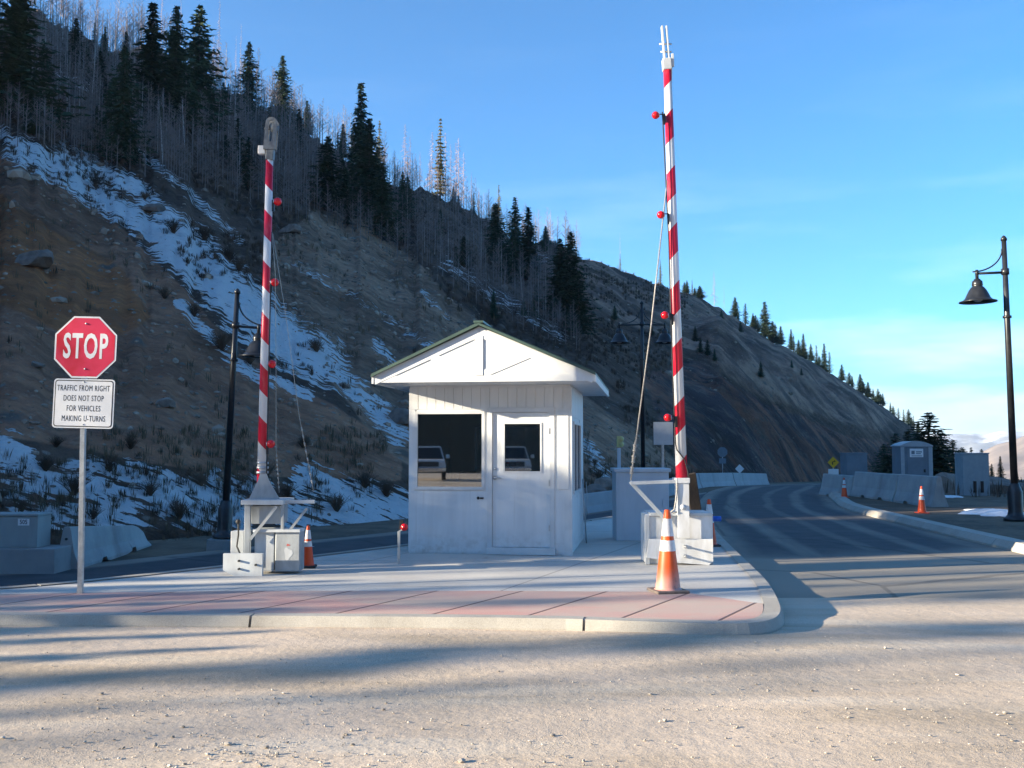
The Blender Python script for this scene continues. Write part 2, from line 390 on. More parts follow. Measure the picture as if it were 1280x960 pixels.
attr(r1, 'dust', e1 * 1.15)
m2 = asphalt('asphalt_entry_road', [(.05, .12, .7), (.47, .10, .55), (.97, .10, .85)])
r2, X2, Y2, la, lb = ribbon('road', LROAD, LFAR, m2, .024, 19, .4); tag(r2, kind='structure')
attr(r2, 'dust', X2 * 0)

# ---- island: concrete pavement, kerb, stamped red band
ISL = [(-30, 9.9), (-12, 9.5), (-6, 9.36), (0, 9.22), (1.3, 8.95), (1.95, 8.84), (2.28, 8.98), (2.50, 9.40), (2.68, 10.15), (2.96, 11.7), (3.2, 13.8), (3.6, 17.2), (4.0, 20.3), (4.45, 23.5), (4.7, 26.2),
       (4.2, 26.2), (1.9, 22.0), (-.1, 18.6), (-1.9, 15.8), (-3.8, 13.2), (-5.7, 10.9), (-8.6, 9.98), (-30, 9.95)]
def smooth_poly(pts, n=2):
    pts = [Vector(p) for p in pts]
    for _ in range(n):
        q = []
        for i in range(len(pts)):
            a, b = pts[i], pts[(i + 1) % len(pts)]; q += [a * .75 + b * .25, a * .25 + b * .75]
        pts = q
    return pts
isl = smooth_poly(ISL, 2)
def offset(pts, d):
    out = []; n = len(pts)
    for i in range(n):
        t = (pts[(i + 1) % n] - pts[i - 1])
        t = t.normalized() if t.length > 1e-6 else Vector((1, 0))
        out.append(pts[i] + Vector((t.y, -t.x)) * d)     # outward for ccw
    return out
ZI = .15
bm = bmesh.new(); inn = offset(isl, -.30)
top = [bm.verts.new((p.x, p.y, ZI)) for p in offset(isl, -.02)]; bot = [bm.verts.new((p.x, p.y, -.8)) for p in offset(isl, -.02)]
bm.faces.new(top); n = len(isl)
for i in range(n): bm.faces.new((top[i], bot[i], bot[(i + 1) % n], top[(i + 1) % n]))
bmesh.ops.recalc_face_normals(bm, faces=bm.faces)
bmesh.ops.triangulate(bm, faces=[f for f in bm.faces if len(f.verts) > 4])
me = bpy.data.meshes.new('pavement'); bm.to_mesh(me); bm.free()
t = NT('paving_concrete', .88, 0, .3); p = t.pos()
c = t.mix(t.ramp(t.noise(p, .8, 7, .6), .35, .68), (.56, .535, .49), (.47, .445, .41))
c = t.mix(1, c, t.ramp(t.noise(p, 150, 2), .3, .7, .86, 1.12), 'MULTIPLY')
c = t.mix(t.ramp(t.noise(p, 1.6, 8, .7, .6), .60, .74, 0, .5), c, (.20, .16, .12))
X_, Y_, Z_ = t.sep(p)
def joint(expr, period, w):
    m_ = t.math('ABSOLUTE', t.math('SUBTRACT', t.math('MODULO', t.math('ADD', expr, 100 * period), period), period / 2))
    return t.ramp(m_, w * .5, w, 1, 0)
j = t.math('MAXIMUM', joint(t.math('ADD', X_, t.math('MULTIPLY', Y_, -.4)), 3.0, .014), joint(t.math('ADD', Y_, t.math('MULTIPLY', X_, .05)), 2.5, .014))
t.color(t.mix(t.math('MULTIPLY', j, .7), c, (.14, .12, .10))); t.bump(t.noise(p, 130, 3), .25, .006)
me.materials.append(t.m); o = bpy.data.objects.new('pavement', me); C.objects.link(o); tag(o, kind='structure')
# kerb in cast lengths with open joints
mb = MB(); peri = isl + [isl[0]]; outer = offset(isl, .05); outer.append(outer[0]); inner = offset(isl, -.14); inner.append(inner[0]); nose = offset(isl, .012); nose.append(nose[0])
acc = 0; run = []
def flush(run):
    if len(run) < 2: return
    vs = []; fs = []
    for (i, o_, s) in run:
        vs += [(i.x, i.y, ZI + .012), (s.x, s.y, ZI + .012), (o_.x, o_.y, ZI - .075) , (o_.x + (o_.x - s.x) * .3, o_.y + (o_.y - s.y) * .3, -.75), (i.x, i.y, -.3)]
    k = len(run)
    for a in range(k - 1):
        for b in range(4): fs.append((a * 5 + b, a * 5 + b + 1, a * 5 + b + 6, a * 5 + b + 5))
    fs += [(0, 1, 2, 3, 4), tuple((k - 1) * 5 + b for b in (4, 3, 2, 1, 0))]
    mb.add(vs, fs)
for i in range(len(isl)):
    a, b = isl[i], peri[i + 1]; L = (b - a).length; m_ = max(1, int(L / .15))
    for q in range(m_):
        f = q / m_
        run.append((inner[i].lerp(inner[i + 1], f), outer[i].lerp(outer[i + 1], f), nose[i].lerp(nose[i + 1], f))); acc += L / m_
        if acc > 3.0:
            f2 = max(0, f - .012 / L); run[-1] = (inner[i].lerp(inner[i + 1], f2), outer[i].lerp(outer[i + 1], f2), nose[i].lerp(nose[i + 1], f2))
            flush(run); f3 = f + .012 / L
            run = [(inner[i].lerp(inner[i + 1], f3), outer[i].lerp(outer[i + 1], f3), nose[i].lerp(nose[i + 1], f3))]; acc = 0
run.append((inner[0], outer[0], nose[0])); flush(run)
o = mb.build('kerb', M['conc_kerb']); tag(o, kind='structure')
# red band
near = [p for p in offset(isl, -.145)]
bandpts = []
def zat(x, pts):  # near edge y at x
    best = None
    for a, b in zip(pts, pts[1:] + pts[:1]):
        if (a.x - x) * (b.x - x) <= 0 and abs(a.x - b.x) > 1e-6 and min(a.y, b.y) < 10.6:
            y = a.y + (b.y - a.y) * (x - a.x) / (b.x - a.x)
            best = y if best is None else min(best, y)
    return best
cols = list(np.linspace(-9.0, 1.2, 40)) + list(np.linspace(1.3, 2.50, 16)); V = []; F = []
for x in cols:
    y0 = zat(x, near) + .005; y1 = 10.92 - .05 * max(0, x) ; y1 = min(y1, 10.92 + (x + 3) * .10 if x < -3 else 99)
    if x > 1.8: y1 = min(y1, 10.85 - (x - 1.8) * 1.2)
    y1 = max(y1, y0 + .01)
    for k in range(5): V.append((x, y0 + (y1 - y0) * k / 4, ZI + .004))
for i in range(len(cols) - 1):
    for k in range(4): F.append((i * 5 + k, (i + 1) * 5 + k, (i + 1) * 5 + k + 1, i * 5 + k + 1))
t = NT('stamped_red_concrete', .85, 0, .3); p = t.pos(); X_, Y_, Z_ = t.sep(p)
c = t.mix(t.ramp(t.noise(p, .9, 7, .62), .33, .66), (.54, .30, .26), (.50, .37, .32))
c = t.mix(t.ramp(t.noise(t.coords(src=p, scale=(.4, 1.3, 1)), 1.2, 7, .65), .42, .66, 0, .85), c, (.47, .385, .32))
c = t.mix(1, c, t.ramp(t.noise(p, 130, 2), .3, .7, .85, 1.14), 'MULTIPLY')
j = joint(t.math('SUBTRACT', X_, t.math('MULTIPLY', Y_, .565)), .93, .024)
t.color(t.mix(t.math('MULTIPLY', j, .85), c, (.10, .065, .06))); t.bump(t.math('SUBTRACT', t.noise(p, 100, 3), t.math('MULTIPLY', j, 3)), .3, .006)
o = np_mesh('red_pavement_band', V, F, t.m); tag(o, kind='structure')

# right kerb
mb = MB(); kr = [(11.5, 13.0), (9.0, 14.2)] + [tuple(q) for q in rb[::3] if 15.2 < q[1] < 41]
kr = [Vector(q) for q in kr]; vs = []; fs = []; lens = 0; seg = []
def kerbseg(seg):
    vs = []; fs = []
    for p, nrm in seg:
        z0 = zg1(p.x, p.y); z0 = 0 if p.y < 42 else z0
        for (d, z) in ((-.02, -.3), (-.02, .06), (.07, .165), (.34, .168), (.36, -.2)):
            vs.append((p.x + nrm.x * d, p.y + nrm.y * d, z0 * 0 + z - .03 * max(0, p.y - 44)))
    for a in range(len(seg) - 1):
        for b in range(4): fs.append((a * 5 + b, a * 5 + b + 1, a * 5 + b + 6, a * 5 + b + 5))
    k = len(seg); fs += [(0, 1, 2, 3, 4), tuple((k - 1) * 5 + b for b in (4, 3, 2, 1, 0))]; mb.add(vs, fs)
for i, p in enumerate(kr):
    tt = (kr[min(i + 1, len(kr) - 1)] - kr[max(i - 1, 0)]).normalized(); nrm = Vector((tt.y, -tt.x))
    seg.append((p, nrm))
    if len(seg) == 4: kerbseg(seg); seg = [(p + tt * .015, nrm)]
if len(seg) > 1: kerbseg(seg)
tag(mb.build('kerb', M['conc_kerb']), kind='structure')

# scattered loose stones of the gravel lot
ico = bmesh.new(); bmesh.ops.create_icosphere(ico, subdivisions=1, radius=1)
IV = np.array([v.co[:] for v in ico.verts]); IF = np.array([[v.index for v in f.verts] for f in ico.faces]); ico.free()
def stones(name, pos, size, mat, flat=.6):
    n = len(pos); S = rng.uniform(.6, 1.35, (n, 1, 3)) * size[:, None, None]; S[:, :, 2] *= flat
    jit = 1 + rng.uniform(-.22, .22, (n, len(IV), 1)); V = IV[None] * jit * S
    a = rng.uniform(0, 6.28, n); ca, sa = np.cos(a)[:, None], np.sin(a)[:, None]
    x = V[..., 0] * ca - V[..., 1] * sa; y = V[..., 0] * sa + V[..., 1] * ca
    V = np.stack([x, y, V[..., 2]], -1) + pos[:, None, :]
    F = IF[None] + (np.arange(n) * len(IV))[:, None, None]
    return np_mesh(name, V.reshape(-1, 3), F.reshape(-1, 3), mat)
n = 5200; gy = rng.uniform(3.3, 9.3, n) ** 1.0; gy = 3.3 + (gy - 3.3) * rng.uniform(.3, 1, n); gx = rng.uniform(-1, 1, n) * (gy * .56 + .4)
keep = (fbm(gx * .9, gy * .9, 21) + rng.uniform(-.25, .25, n)) > -.03; 
cx = np.concatenate([gx[keep], rng.normal(-1.55, .33, 260), rng.normal(1.9, .9, 260), rng.normal(-2.2, .8, 160)]); cy = np.concatenate([gy[keep], rng.normal(5.55, .22, 260), rng.normal(5.0, .5, 260), rng.normal(6.7, .35, 160)])
ok = cy < 9.0; cx, cy = cx[ok], cy[ok]
sz = rng.gamma(2.0, .0016, len(cx)) + .0022; sz[::60] *= 1.8
t = NT('loose_stone', .9); info = t.voro(t.pos(), 9, out='Color'); t.color(t.mix(t.sep(info)[0], (.20, .18, .155), (.56, .51, .44)))
g = stones('gravel', np.stack([cx, cy, zg(cx, cy) + sz * .25 + .004 + fbm(cx * .8, cy * .8, 3) * .03], 1), sz, t.m)
tag(g, 'loose grey and tan stones strewn over the pale gravel lot', 'gravel', kind='stuff')

# ------------------------------------------------------------ the hillside
nodes = [(-100, 20, -60, 105), (0, 21, 12, 110), (120, 22, 52, 120), (200, 23, 82, 125), (300, 25, 122, 135), (370, 26.5, 150, 145), (450, 28, 204, 150), (540, 31, 242, 160),
         (620, 34, 282, 170), (700, 39, 314, 185), (760, 44, 331, 200), (830, 52, 353, 230), (900, 64, 385, 260), (960, 82, 421, 290), (1010, 105, 452, 320), (1060, 140, 480, 350), (1110, 185, 514, 390), (1150, 240, 543, 430), (1185, 300, 568, 470)]
foot, crest, key = [], [], []
ext = [((-88, -9.5), (-125, -4, 46)), ((-62, .5), (-112, 12, 58)), ((-44, 6.5), (-95, 32, 52)), ((-32, 11), (-82, 52, 54)), ((-23, 15), (-72, 72, 50)), ((-16.5, 18), (-64, 90, 52))]
for i, (f, c) in enumerate(ext): foot.append(f); crest.append(c); key.append(-100 - 90 * (len(ext) - i))
for px, fy, sky_y, D1 in nodes:
    q = P(px, sky_y, D1); foot.append(((px - 640) / FPX * fy, fy)); crest.append(tuple(q)); key.append(px)
foot = np.array(foot, float); crest = np.array(crest, float); key = np.array(key, float)
kc = np.r_[np.arange(key[0], -100, 9.0), np.arange(-100, 1186, 3.2)]
def cinterp(k, K, V):
    v = np.interp(k, K, V); return v
FX, FY = cinterp(kc, key, foot[:, 0]), cinterp(kc, key, foot[:, 1])
CX, CY, CZ = (cinterp(kc, key, crest[:, i]) for i in range(3))
FZ = zg(FX, FY) - .25
# skyline roughness
CZ = CZ + (fbm(kc * .02, kc * 0, 4, 4) * 5 + fbm(kc * .12, kc * 0, 5, 3) * 1.6) * np.interp(kc, [650, 760], [1, .45])
tt = np.r_[np.linspace(0, 1, 210) ** 1.45, [1.04, 1.12, 1.3, 1.6, 2.2]]
T, K = np.meshgrid(tt, kc)
Tc = np.minimum(T, 1)
X = FX[:, None] + (CX - FX)[:, None] * T; Y = FY[:, None] + (CY - FY)[:, None] * T
pw = 1 - .06 * sstep(780, 950, K) * sstep(1180, 1100, K)
Z = FZ[:, None] + (CZ - FZ)[:, None] * (Tc ** pw)
amp = np.clip(Y * .035, .3, 9) * sstep(0, .12, T) * sstep(1.02, .85, T)
amp = amp * np.interp(K, [650, 800], [1, .42]); amp = np.where(K < -100, 3.0 * sstep(0, .12, T) * sstep(1.02, .85, T), amp)
Z = Z + amp * (fbm(K * .013, T * 3.2, 31, 5) * 1.2 + fbm(X * .09, Y * .09, 33, 4) * .5)
Z = Z + np.clip(Y * .012, .15, 1.6) * fbm(X * .22, Y * .22, 35, 2) * sstep(0, .05, T)
cl = sstep(840, 900, K) * sstep(1130, 1060, K) * sstep(.75, .45, T)
Z = Z + cl * sstep(0, .06, T) * (fbm(X * .045, Y * .045, 37, 4) * 6 + np.abs(fbm(X * .07 + 9, Y * .05, 39, 3)) * 7)
Z = np.maximum(Z, FZ[:, None] + .45 * (CZ - FZ)[:, None] * Tc)
Z = np.where(T > 1, CZ[:, None] - (T - 1) * 22 - (T - 1) ** 2 * 20, Z)
Z[:, 0] -= 3.0
PX, PY = proj(X, np.maximum(Y, 1), Z)

HX, HY, HZ, HPY, HK, HT = X, Y, Z, PY, K, T
def seg_d(px, py, pts):
    d = np.full(px.shape, 1e9)
    for (ax, ay), (bx, by) in zip(pts[:-1], pts[1:]):
        dx, dy = bx - ax, by - ay; t_ = np.clip(((px - ax) * dx + (py - ay) * dy) / (dx * dx + dy * dy), 0, 1)
        d = np.minimum(d, np.hypot(px - ax - t_ * dx, py - ay - t_ * dy))
    return d
def inpoly(px, py, pts, soft):
    ins = np.zeros(px.shape, bool); n = len(pts); j = n - 1
    for i in range(n):
        xi, yi = pts[i]; xj, yj = pts[j]
        c = ((yi > py) != (yj > py)) & (px < (xj - xi) * (py - yi) / (yj - yi + 1e-9) + xi); ins ^= c; j = i
    d = seg_d(px, py, pts + [pts[0]]); return sstep(-soft, soft, np.where(ins, d, -d))
def band(pts, w, a): return a * np.exp(-(seg_d(PX, PY, pts) / w) ** 2)
snow = np.zeros_like(PX)
for pts, w, a_ in [([(20, 185), (90, 222), (150, 262), (215, 310)], 20, .85), ([(215, 300), (280, 360), (340, 415), (400, 452)], 32, 1.05), ([(400, 452), (450, 492), (500, 540)], 16, .8),
                   ([(80, 190), (170, 235), (230, 290), (300, 370)], 14, .8), ([(170, 185), (230, 235), (300, 300)], 9, .45), ([(0, 165), (40, 195)], 12, .6),
                   ([(0, 565), (50, 610), (120, 600), (210, 625), (300, 640)], 30, .82), ([(0, 600), (60, 640), (160, 645)], 24, .75), ([(150, 590), (260, 625), (330, 640), (480, 645)], 22, .78),
                   ([(380, 600), (440, 620), (505, 640)], 24, .85), ([(270, 600), (330, 615)], 16, .75), ([(225, 380), (300, 460), (385, 495)], 9, .7), ([(470, 430), (490, 455)], 9, .6), ([(530, 365), (560, 400)], 7, .4),
                   ([(735, 560), (765, 610)], 12, .6), ([(700, 520), (740, 560)], 10, .45), ([(40, 80), (110, 110)], 10, .35), ([(560, 330), (640, 380), (700, 420)], 18, .33), ([(370, 330), (420, 360)], 10, .35), ([(440, 370), (600, 470)], 12, .3), ([(560, 240), (690, 330)], 16, .3)]:
    snow = np.maximum(snow, band(pts, w, a_))
snow = np.where(K < -100, .45, snow)
soil1 = inpoly(PX, PY, [(-200, 150), (0, 195), (60, 220), (140, 275), (215, 345), (270, 410), (345, 470), (420, 510), (500, 560), (500, 600), (380, 600), (250, 590), (120, 565), (0, 545), (-200, 540)], 14)
soil1 = np.where(K < -100, 1, soil1)
soil2 = inpoly(PX, PY, [(345, 300), (395, 262), (445, 270), (520, 325), (560, 370), (640, 430), (740, 500), (830, 560), (870, 600), (600, 640), (480, 560), (400, 460), (330, 360)], 12)
soil3 = inpoly(PX, PY, [(716, 318), (760, 325), (830, 345), (905, 378), (1000, 440), (1120, 520), (1100, 540), (960, 500), (850, 440), (760, 390), (700, 345)], 14)
cliff = inpoly(PX, PY, [(800, 470), (870, 450), (950, 500), (1060, 545), (1150, 560), (1150, 640), (900, 640), (840, 560)], 16)
orange = inpoly(PX, PY, [(-200, 150), (0, 240), (70, 290), (150, 330), (190, 400), (110, 430), (0, 380), (-200, 400)], 22)

t = NT('hillside', .95, 0, .2); p = t.pos()
ds = t.coords(src=p, rot=(0, 0, R(-70)), scale=(.55, 2.2, 1.0))        # stretched down the slope
n1 = t.noise(p, .35, 8, .68); n2 = t.noise(p, 2.4, 6, .7); n3 = t.noise(ds, .8, 7, .66)
brush = t.mix(t.ramp(n1, .35, .65), (.085, .055, .042), (.20, .125, .09)); brush = t.mix(t.ramp(n2, .5, .72, 0, .7), brush, (.22, .16, .11))
s1 = t.mix(t.ramp(n3, .35, .66), (.46, .235, .14), (.28, .145, .095)); s1 = t.mix(t.ramp(n2, .52, .7, 0, .6), s1, (.50, .33, .23))
s2 = t.mix(t.ramp(n3, .38, .62), (.44, .27, .18), (.28, .175, .12)); s2 = t.mix(t.ramp(n2, .5, .7, 0, .65), s2, (.50, .37, .27))
nm = t.noise(p, .11, 8, .72); s3 = t.mix(t.ramp(nm, .38, .60), (.38, .24, .17), (.155, .10, .08));  
cf = t.mix(t.ramp(t.noise(t.coords(src=p, scale=(1, 1, .4)), .09, 9, .7), .40, .60), (.11, .08, .085), (.42, .20, .13)); rv = t.voro(t.mix(.35, p, t.noise(p, .12, 5)), .13); cf = t.mix(t.ramp(t.noise(p, .35, 7, .7), .5, .66, 0, .8), cf, (.30, .22, .18)); cf = t.mix(t.ramp(t.noise(t.coords(src=p, scale=(1, 1, .25)), .22, 7, .7), .50, .60, 0, .7), cf, (.06, .05, .055))
org = t.mix(t.ramp(n3, .35, .6), (.50, .205, .085), (.34, .145, .07))
def fz(name, amt=.5, lo=.4, hi=.6):
    return t.ramp(t.math('ADD', t.attr(name).outputs['Fac'], t.math('MULTIPLY', t.math('SUBTRACT', t.noise(p, .28, 6, .65), .5), amt)), lo, hi)
c = brush
c = t.mix(fz('soil1', .9), c, s1); c = t.mix(fz('orange', 1.0), c, org); c = t.mix(fz('soil2', .8), c, s2); c = t.mix(fz('soil3', .9, .35, .65), c, s3); c = t.mix(fz('cliff', .7), c, cf)
rk = t.voro(p, 1.6); rkc = t.sep(t.voro(p, 1.6, out='Color'))[0]
c = t.mix(t.math('MULTIPLY', t.ramp(rk, .10, .24, 1, 0), t.ramp(rkc, .62, .7)), c, (.27, .235, .20))
lg_ = t.noise(p, .10, 7, .7)
c = t.mix(1, c, t.ramp(lg_, .36, .62, .55, 1.3), 'MULTIPLY')
rr3 = t.voro(p, .55); c = t.mix(t.math('MULTIPLY', t.ramp(rr3, .10, .30, 1, 0), t.ramp(t.sep(t.voro(p, .55, out='Color'))[1], .6, .7)), c, (.20, .16, .135))
sn = t.math('ADD', t.attr('snow').outputs['Fac'], t.math('MULTIPLY', t.ramp(t.attr('snow').outputs['Fac'], .0, .45, .12, .8), t.math('ADD', t.math('MULTIPLY', t.math('SUBTRACT', n3, .5), 2.6), t.math('ADD', t.math('MULTIPLY', t.math('SUBTRACT', t.noise(ds, 1.6, 5, .6), .5), 1.9), t.math('MULTIPLY', t.math('SUBTRACT', n2, .5), .6)))))
snf = t.ramp(sn, .42, .50); c = t.mix(snf, c, t.mix(t.ramp(n2, .5, .8), (.84, .86, .88), (.66, .66, .66))); t.color(c)
t.bump(t.math('ADD', t.math('MULTIPLY', n2, 1.0), t.math('ADD', t.math('MULTIPLY', t.math('MULTIPLY', n3, 1.5), t.math('SUBTRACT', 1.0, t.math('MAXIMUM', t.attr('cliff').outputs['Fac'], t.attr('soil3').outputs['Fac']), clamp=True)), t.math('ADD', t.math('MULTIPLY', snf, .25), t.math('ADD', t.math('MULTIPLY', lg_, 4.0), t.math('MULTIPLY', t.math('MULTIPLY', t.math('ADD', t.noise(t.coords(src=p, scale=(1, 1, .5)), .16, 8, .75), t.math('MULTIPLY', rv, .25)), 22.0), t.attr('cliff').outputs['Fac']))))), 1.0, .5)
hm = t.m
hill = grid_mesh('hillside', X, Y, Z, hm, smooth=True); tag(hill, kind='structure')
for nm, val in (('snow', snow), ('soil1', soil1), ('soil2', soil2), ('soil3', soil3), ('cliff', cliff), ('orange', orange)): attr(hill, nm, val)
def hill_pt(px, py=None, tv=None):
    """point on the hillside under photo column px at photo row py (or row parameter tv)"""
    i = int(np.clip(np.searchsorted(kc, px), 0, len(kc) - 1))
    if tv is None:
        row = HPY[i, :210]; j = int(np.argmin(np.abs(row - py)))
    else: j = int(np.argmin(np.abs(HT[0] - tv)))
    return Vector((HX[i, j], HY[i, j], HZ[i, j]))
def sky_row(px): return np.interp(px, [n_[0] for n_ in nodes], [n_[2] for n_ in nodes])

# far ranges
def ridge(name, pts, D, depth, mat, zb, seed, rough):
    k = np.linspace(pts[0][0], pts[-1][0], 160); top = np.interp(k, [q[0] for q in pts], [q[1] for q in pts])
    rows = np.linspace(0, 1, 24); Kk, Rr = np.meshgrid(k, rows)
    Yv = D + depth * Rr; Xv = (Kk - 640) / FPX * D + (Kk - 640) / FPX * depth * Rr
    zt = np.array([P(a_, b_, D + depth)[2] for a_, b_ in zip(k, top)]); zt = zt[None] + 0 * Rr
    Zv = zb + (zt - zb) * Rr ** 1.2 + fbm(Kk * .035, Rr * 5, seed, 5) * rough * np.sin(np.pi * np.clip(Rr, 0, 1)) * 1.6 + fbm(Kk * .06, Rr * 0, seed + 3, 4) * rough * .35 * Rr
    Xv = np.vstack([Xv, Xv[-1:] * 1.1]); Yv = np.vstack([Yv, Yv[-1:] * 1.1]); Zv = np.vstack([Zv, Zv[-1:] * 0 + zb])
    o = grid_mesh(name, Xv, Yv, Zv, mat); tag(o, kind='structure'); return o
t = NT('tan_hills', .95, 0, .2); p = t.pos(); t.color(t.mix(t.ramp(t.noise(p, .006, 7, .65), .4, .6), (.33, .26, .21), (.21, .17, .15)))
ridge('hills', [(1050, 590), (1160, 580), (1215, 571), (1245, 556), (1290, 541), (1400, 520), (1700, 500), (2400, 520)], 1500, 900, t.m, -75, 51, 20)
t = NT('snowy_mountains', .95, 0, .2); p = t.pos(); t.color(t.mix(t.ramp(t.noise(p, .0022, 8, .7), .45, .56), (.28, .30, .32), (.75, .77, .80)))
ridge('hills', [(1000, 560), (1120, 552), (1160, 545), (1195, 541), (1225, 543), (1255, 538), (1300, 540), (1500, 530), (2200, 550)], 4300, 1500, t.m, -80, 57, 60)
# unseen wooded ridge, added behind the camera so the booth's glass reflects dark
a_ = np.linspace(R(100), R(238), 60); rr = np.linspace(0, 1, 14); A_, R_ = np.meshgrid(a_, rr)
rad = 75 + 120 * R_; Zv = -2 + 62 * R_ ** .9 * np.minimum(1, sstep(R(238), R(205), A_) + .05) + fbm(A_ * 8, R_ * 4, 71) * 6
t = NT('added_dark_ridge', .95, 0, .1); p = t.pos(); t.color(t.mix(t.noise(p, .3, 6, .7), (.02, .028, .018), (.07, .06, .045)))
o = grid_mesh('hills', np.sin(A_) * rad, np.cos(A_) * rad, Zv, t.m); tag(o, kind='structure')
# ------------------------------------------------------------ guard booth
TH = R(8)
t = NT('booth_paint', .5); p_ = t.coords('Object'); zz_ = t.sep(p_)[2]
c_ = t.mix(t.ramp(t.noise(t.coords('Object', (1, 1, .15)), 5, 6, .6), .35, .7), (.74, .75, .75), (.66, .67, .67))
dirt_ = t.math('MULTIPLY', t.ramp(zz_, .02, .45, 1, 0), t.ramp(t.noise(p_, 7, 7, .7), .40, .72))
drip_ = t.math('MULTIPLY', t.ramp(t.noise(t.coords('Object', (9, 9, .35)), 1.6, 5, .6), .58, .74), .30)
t.color(t.mix(drip_, t.mix(t.math('MULTIPLY', dirt_, .55), c_, (.38, .33, .27)), (.55, .52, .48))); t.bump(t.noise(p_, 90, 3), .08, .002); M['booth_paint'] = t.m
bl = G(511, 691.5, ZI); booth = empty('guard_booth', (bl.x, bl.y, ZI), -TH)
tag(booth, 'small white guard booth with green gabled roof on the concrete island', 'guard booth')
WB, DB, HB, TK = 2.40, 2.55, 2.44, .09
# openings in the front wall: x0,x1,z0,z1
def bx(px): # local x on the front plane of a pixel column
    dx, dy = (px - 640) / FPX, 1.0
    # solve bl + s*(cos,-sin) on the ray
    c, s = math.cos(TH), -math.sin(TH)
    return (bl.y * dx - bl.x) / (c - s * dx)
def bz(px, py):
    s = bx(px); Y = bl.y - math.sin(TH) * s; return P(px, py, Y)[2] - ZI
W0, W1 = bx(519), bx(606); WZ0, WZ1 = bz(560, 612), bz(560, 514)
D0, D1 = bx(612.5), bx(690); DZ1 = bz(650, 512)
WB = bx(713)
mb = MB()
mb.box(0, W0, 0, TK, 0, HB); mb.box(W1, D0, 0, TK, 0, HB); mb.box(D1, WB, 0, TK, 0, HB)
mb.box(W0, W1, 0, TK, 0, WZ0); mb.box(W0, W1, 0, TK, WZ1, HB); mb.box(D0, D1, 0, TK, DZ1, HB)
# planks of the siding: thin boards with open grooves between
def planks(mb, x0, x1, z0, z1, M=None, w=.135, g=.009):
    x = x0
    while x < x1 - .01:
        e = min(x + w - g, x1); mb.box(x, e, -.009, .001, z0, z1, M); x += w
planks(mb, .0, WB, WZ1 + .03, HB); planks(mb, .0, W0, .02, WZ1 + .028, w=9); planks(mb, W0, W1, .02, WZ0 - .02, w=9); planks(mb, W1, D0, .02, WZ1 + .028, w=9); planks(mb, D1 + .002, WB, .02, WZ1 + .028, w=9)
mb.build('wall', M['booth_paint'], booth)
# right side wall with a tall window, left and rear walls
mb = MB(); sw0, sw1, sz0, sz1 = .38, 1.75, .86, 1.95
MR = Matrix.Translation((WB, 0, 0)) @ Matrix.Rotation(R(90), 4, 'Z')
for (a, b, c, d) in ((TK, sw0, 0, HB), (sw1, DB, 0, HB), (sw0, sw1, 0, sz0), (sw0, sw1, sz1, HB)): mb.box(a, b, 0, TK, c, d, MR)
planks(mb, 0, sw0 - .05, .02, HB, MR); planks(mb, sw1 + .05, DB, .02, HB, MR); planks(mb, sw0 - .05, sw1 + .05, sz1 + .06, HB, MR); planks(mb, sw0 - .05, sw1 + .05, .02, sz0 - .06, MR)
mb.build('wall', M['booth_paint'], booth)
mb = MB(); mb.box(0, TK, TK, DB - TK, 0, HB); planks(mb, 0, DB, .02, HB, Matrix.Translation((0, DB, 0)) @ Matrix.Rotation(R(-90), 4, 'Z')); mb.build('wall', M['booth_paint'], booth)
mb = MB()
for (a, b, c, d) in ((0, .5, 0, HB), (1.9, WB - TK, 0, HB), (.5, 1.9, 0, .95), (.5, 1.9, 1.95, HB)): mb.box(a, b, DB - TK, DB, c, d)
mb.build('wall', M['booth_paint'], booth)
MB().box(TK, WB - TK, TK, DB - TK, .005, .04).build('floor', M['dark'], booth)
mb = MB(); mb.box(TK, WB - TK, TK, DB - TK, HB - .10, HB - .07); mb.box(TK, TK + .02, TK, DB - TK, .04, HB - .1); mb.box(WB - TK - .01, WB - TK, sw1 + .02, DB - TK, .04, HB - .1); mb.box(TK + .02, WB - TK, DB - TK - .01, DB - TK - .002, .04, .94); mb.build('inner_panelling', M['roof_inner'], booth)
mb = MB(); mb.box(TK + .03, WB - .55, 1.6, DB - TK - .03, .96, 1.0, bev=.005); mb.box(TK + .06, TK + .1, 1.65, 2.3, .04, .96); mb.box(WB - .62, WB - .58, 1.65, 2.3, .04, .96)
mb.build('desk', M['wood_dark'], booth)
BM = Matrix.Translation(booth.location) @ Matrix.Rotation(-TH, 4, 'Z')
def on_desk(name, x, y, prof, mat, label, cat):
    q = BM @ Vector((x, y, 1.001)); r = empty(name, q); tag(r, label, cat); MB().lathe(prof, 18).build('body', mat, r); return r
r = on_desk('bucket', .95, 1.85, [(0, 0), (.10, 0), (.125, .24), (.12, .24), (.10, .02)], M['trim'], 'white bucket on the desk behind the big booth window', 'bucket'); MB().lathe([(0, .245), (.13, .245), (.13, .265), (0, .265)], 18).build('lid', M['gate_grey'], r)
r = on_desk('bottle', 1.2, 1.9, [(0, 0), (.05, 0), (.05, .2), (.02, .26), (.02, .29), (0, .29)], M['gate_pale'], 'pale bottle beside the bucket inside the booth', 'bottle'); MB().lathe([(0, .29), (.022, .29), (.022, .32), (0, .32)], 12).build('cap', M['red_lens'], r)
q = BM @ Vector((.55, 1.9, 1.001)); r = empty('cardboard_box', q, -TH); tag(r, 'tan cardboard box on the desk inside the booth', 'box'); MB().box(-.16, .16, -.1, .1, 0, .17, bev=.004).build('carton', simple('cardboard', (.36, .25, .15), (.3, .2, .12)), r); mb = MB(); mb.box(-.158, .158, -.2, -.101, .15, .155); mb.build('flap', simple('cardboard_flap', (.38, .27, .16)), r)
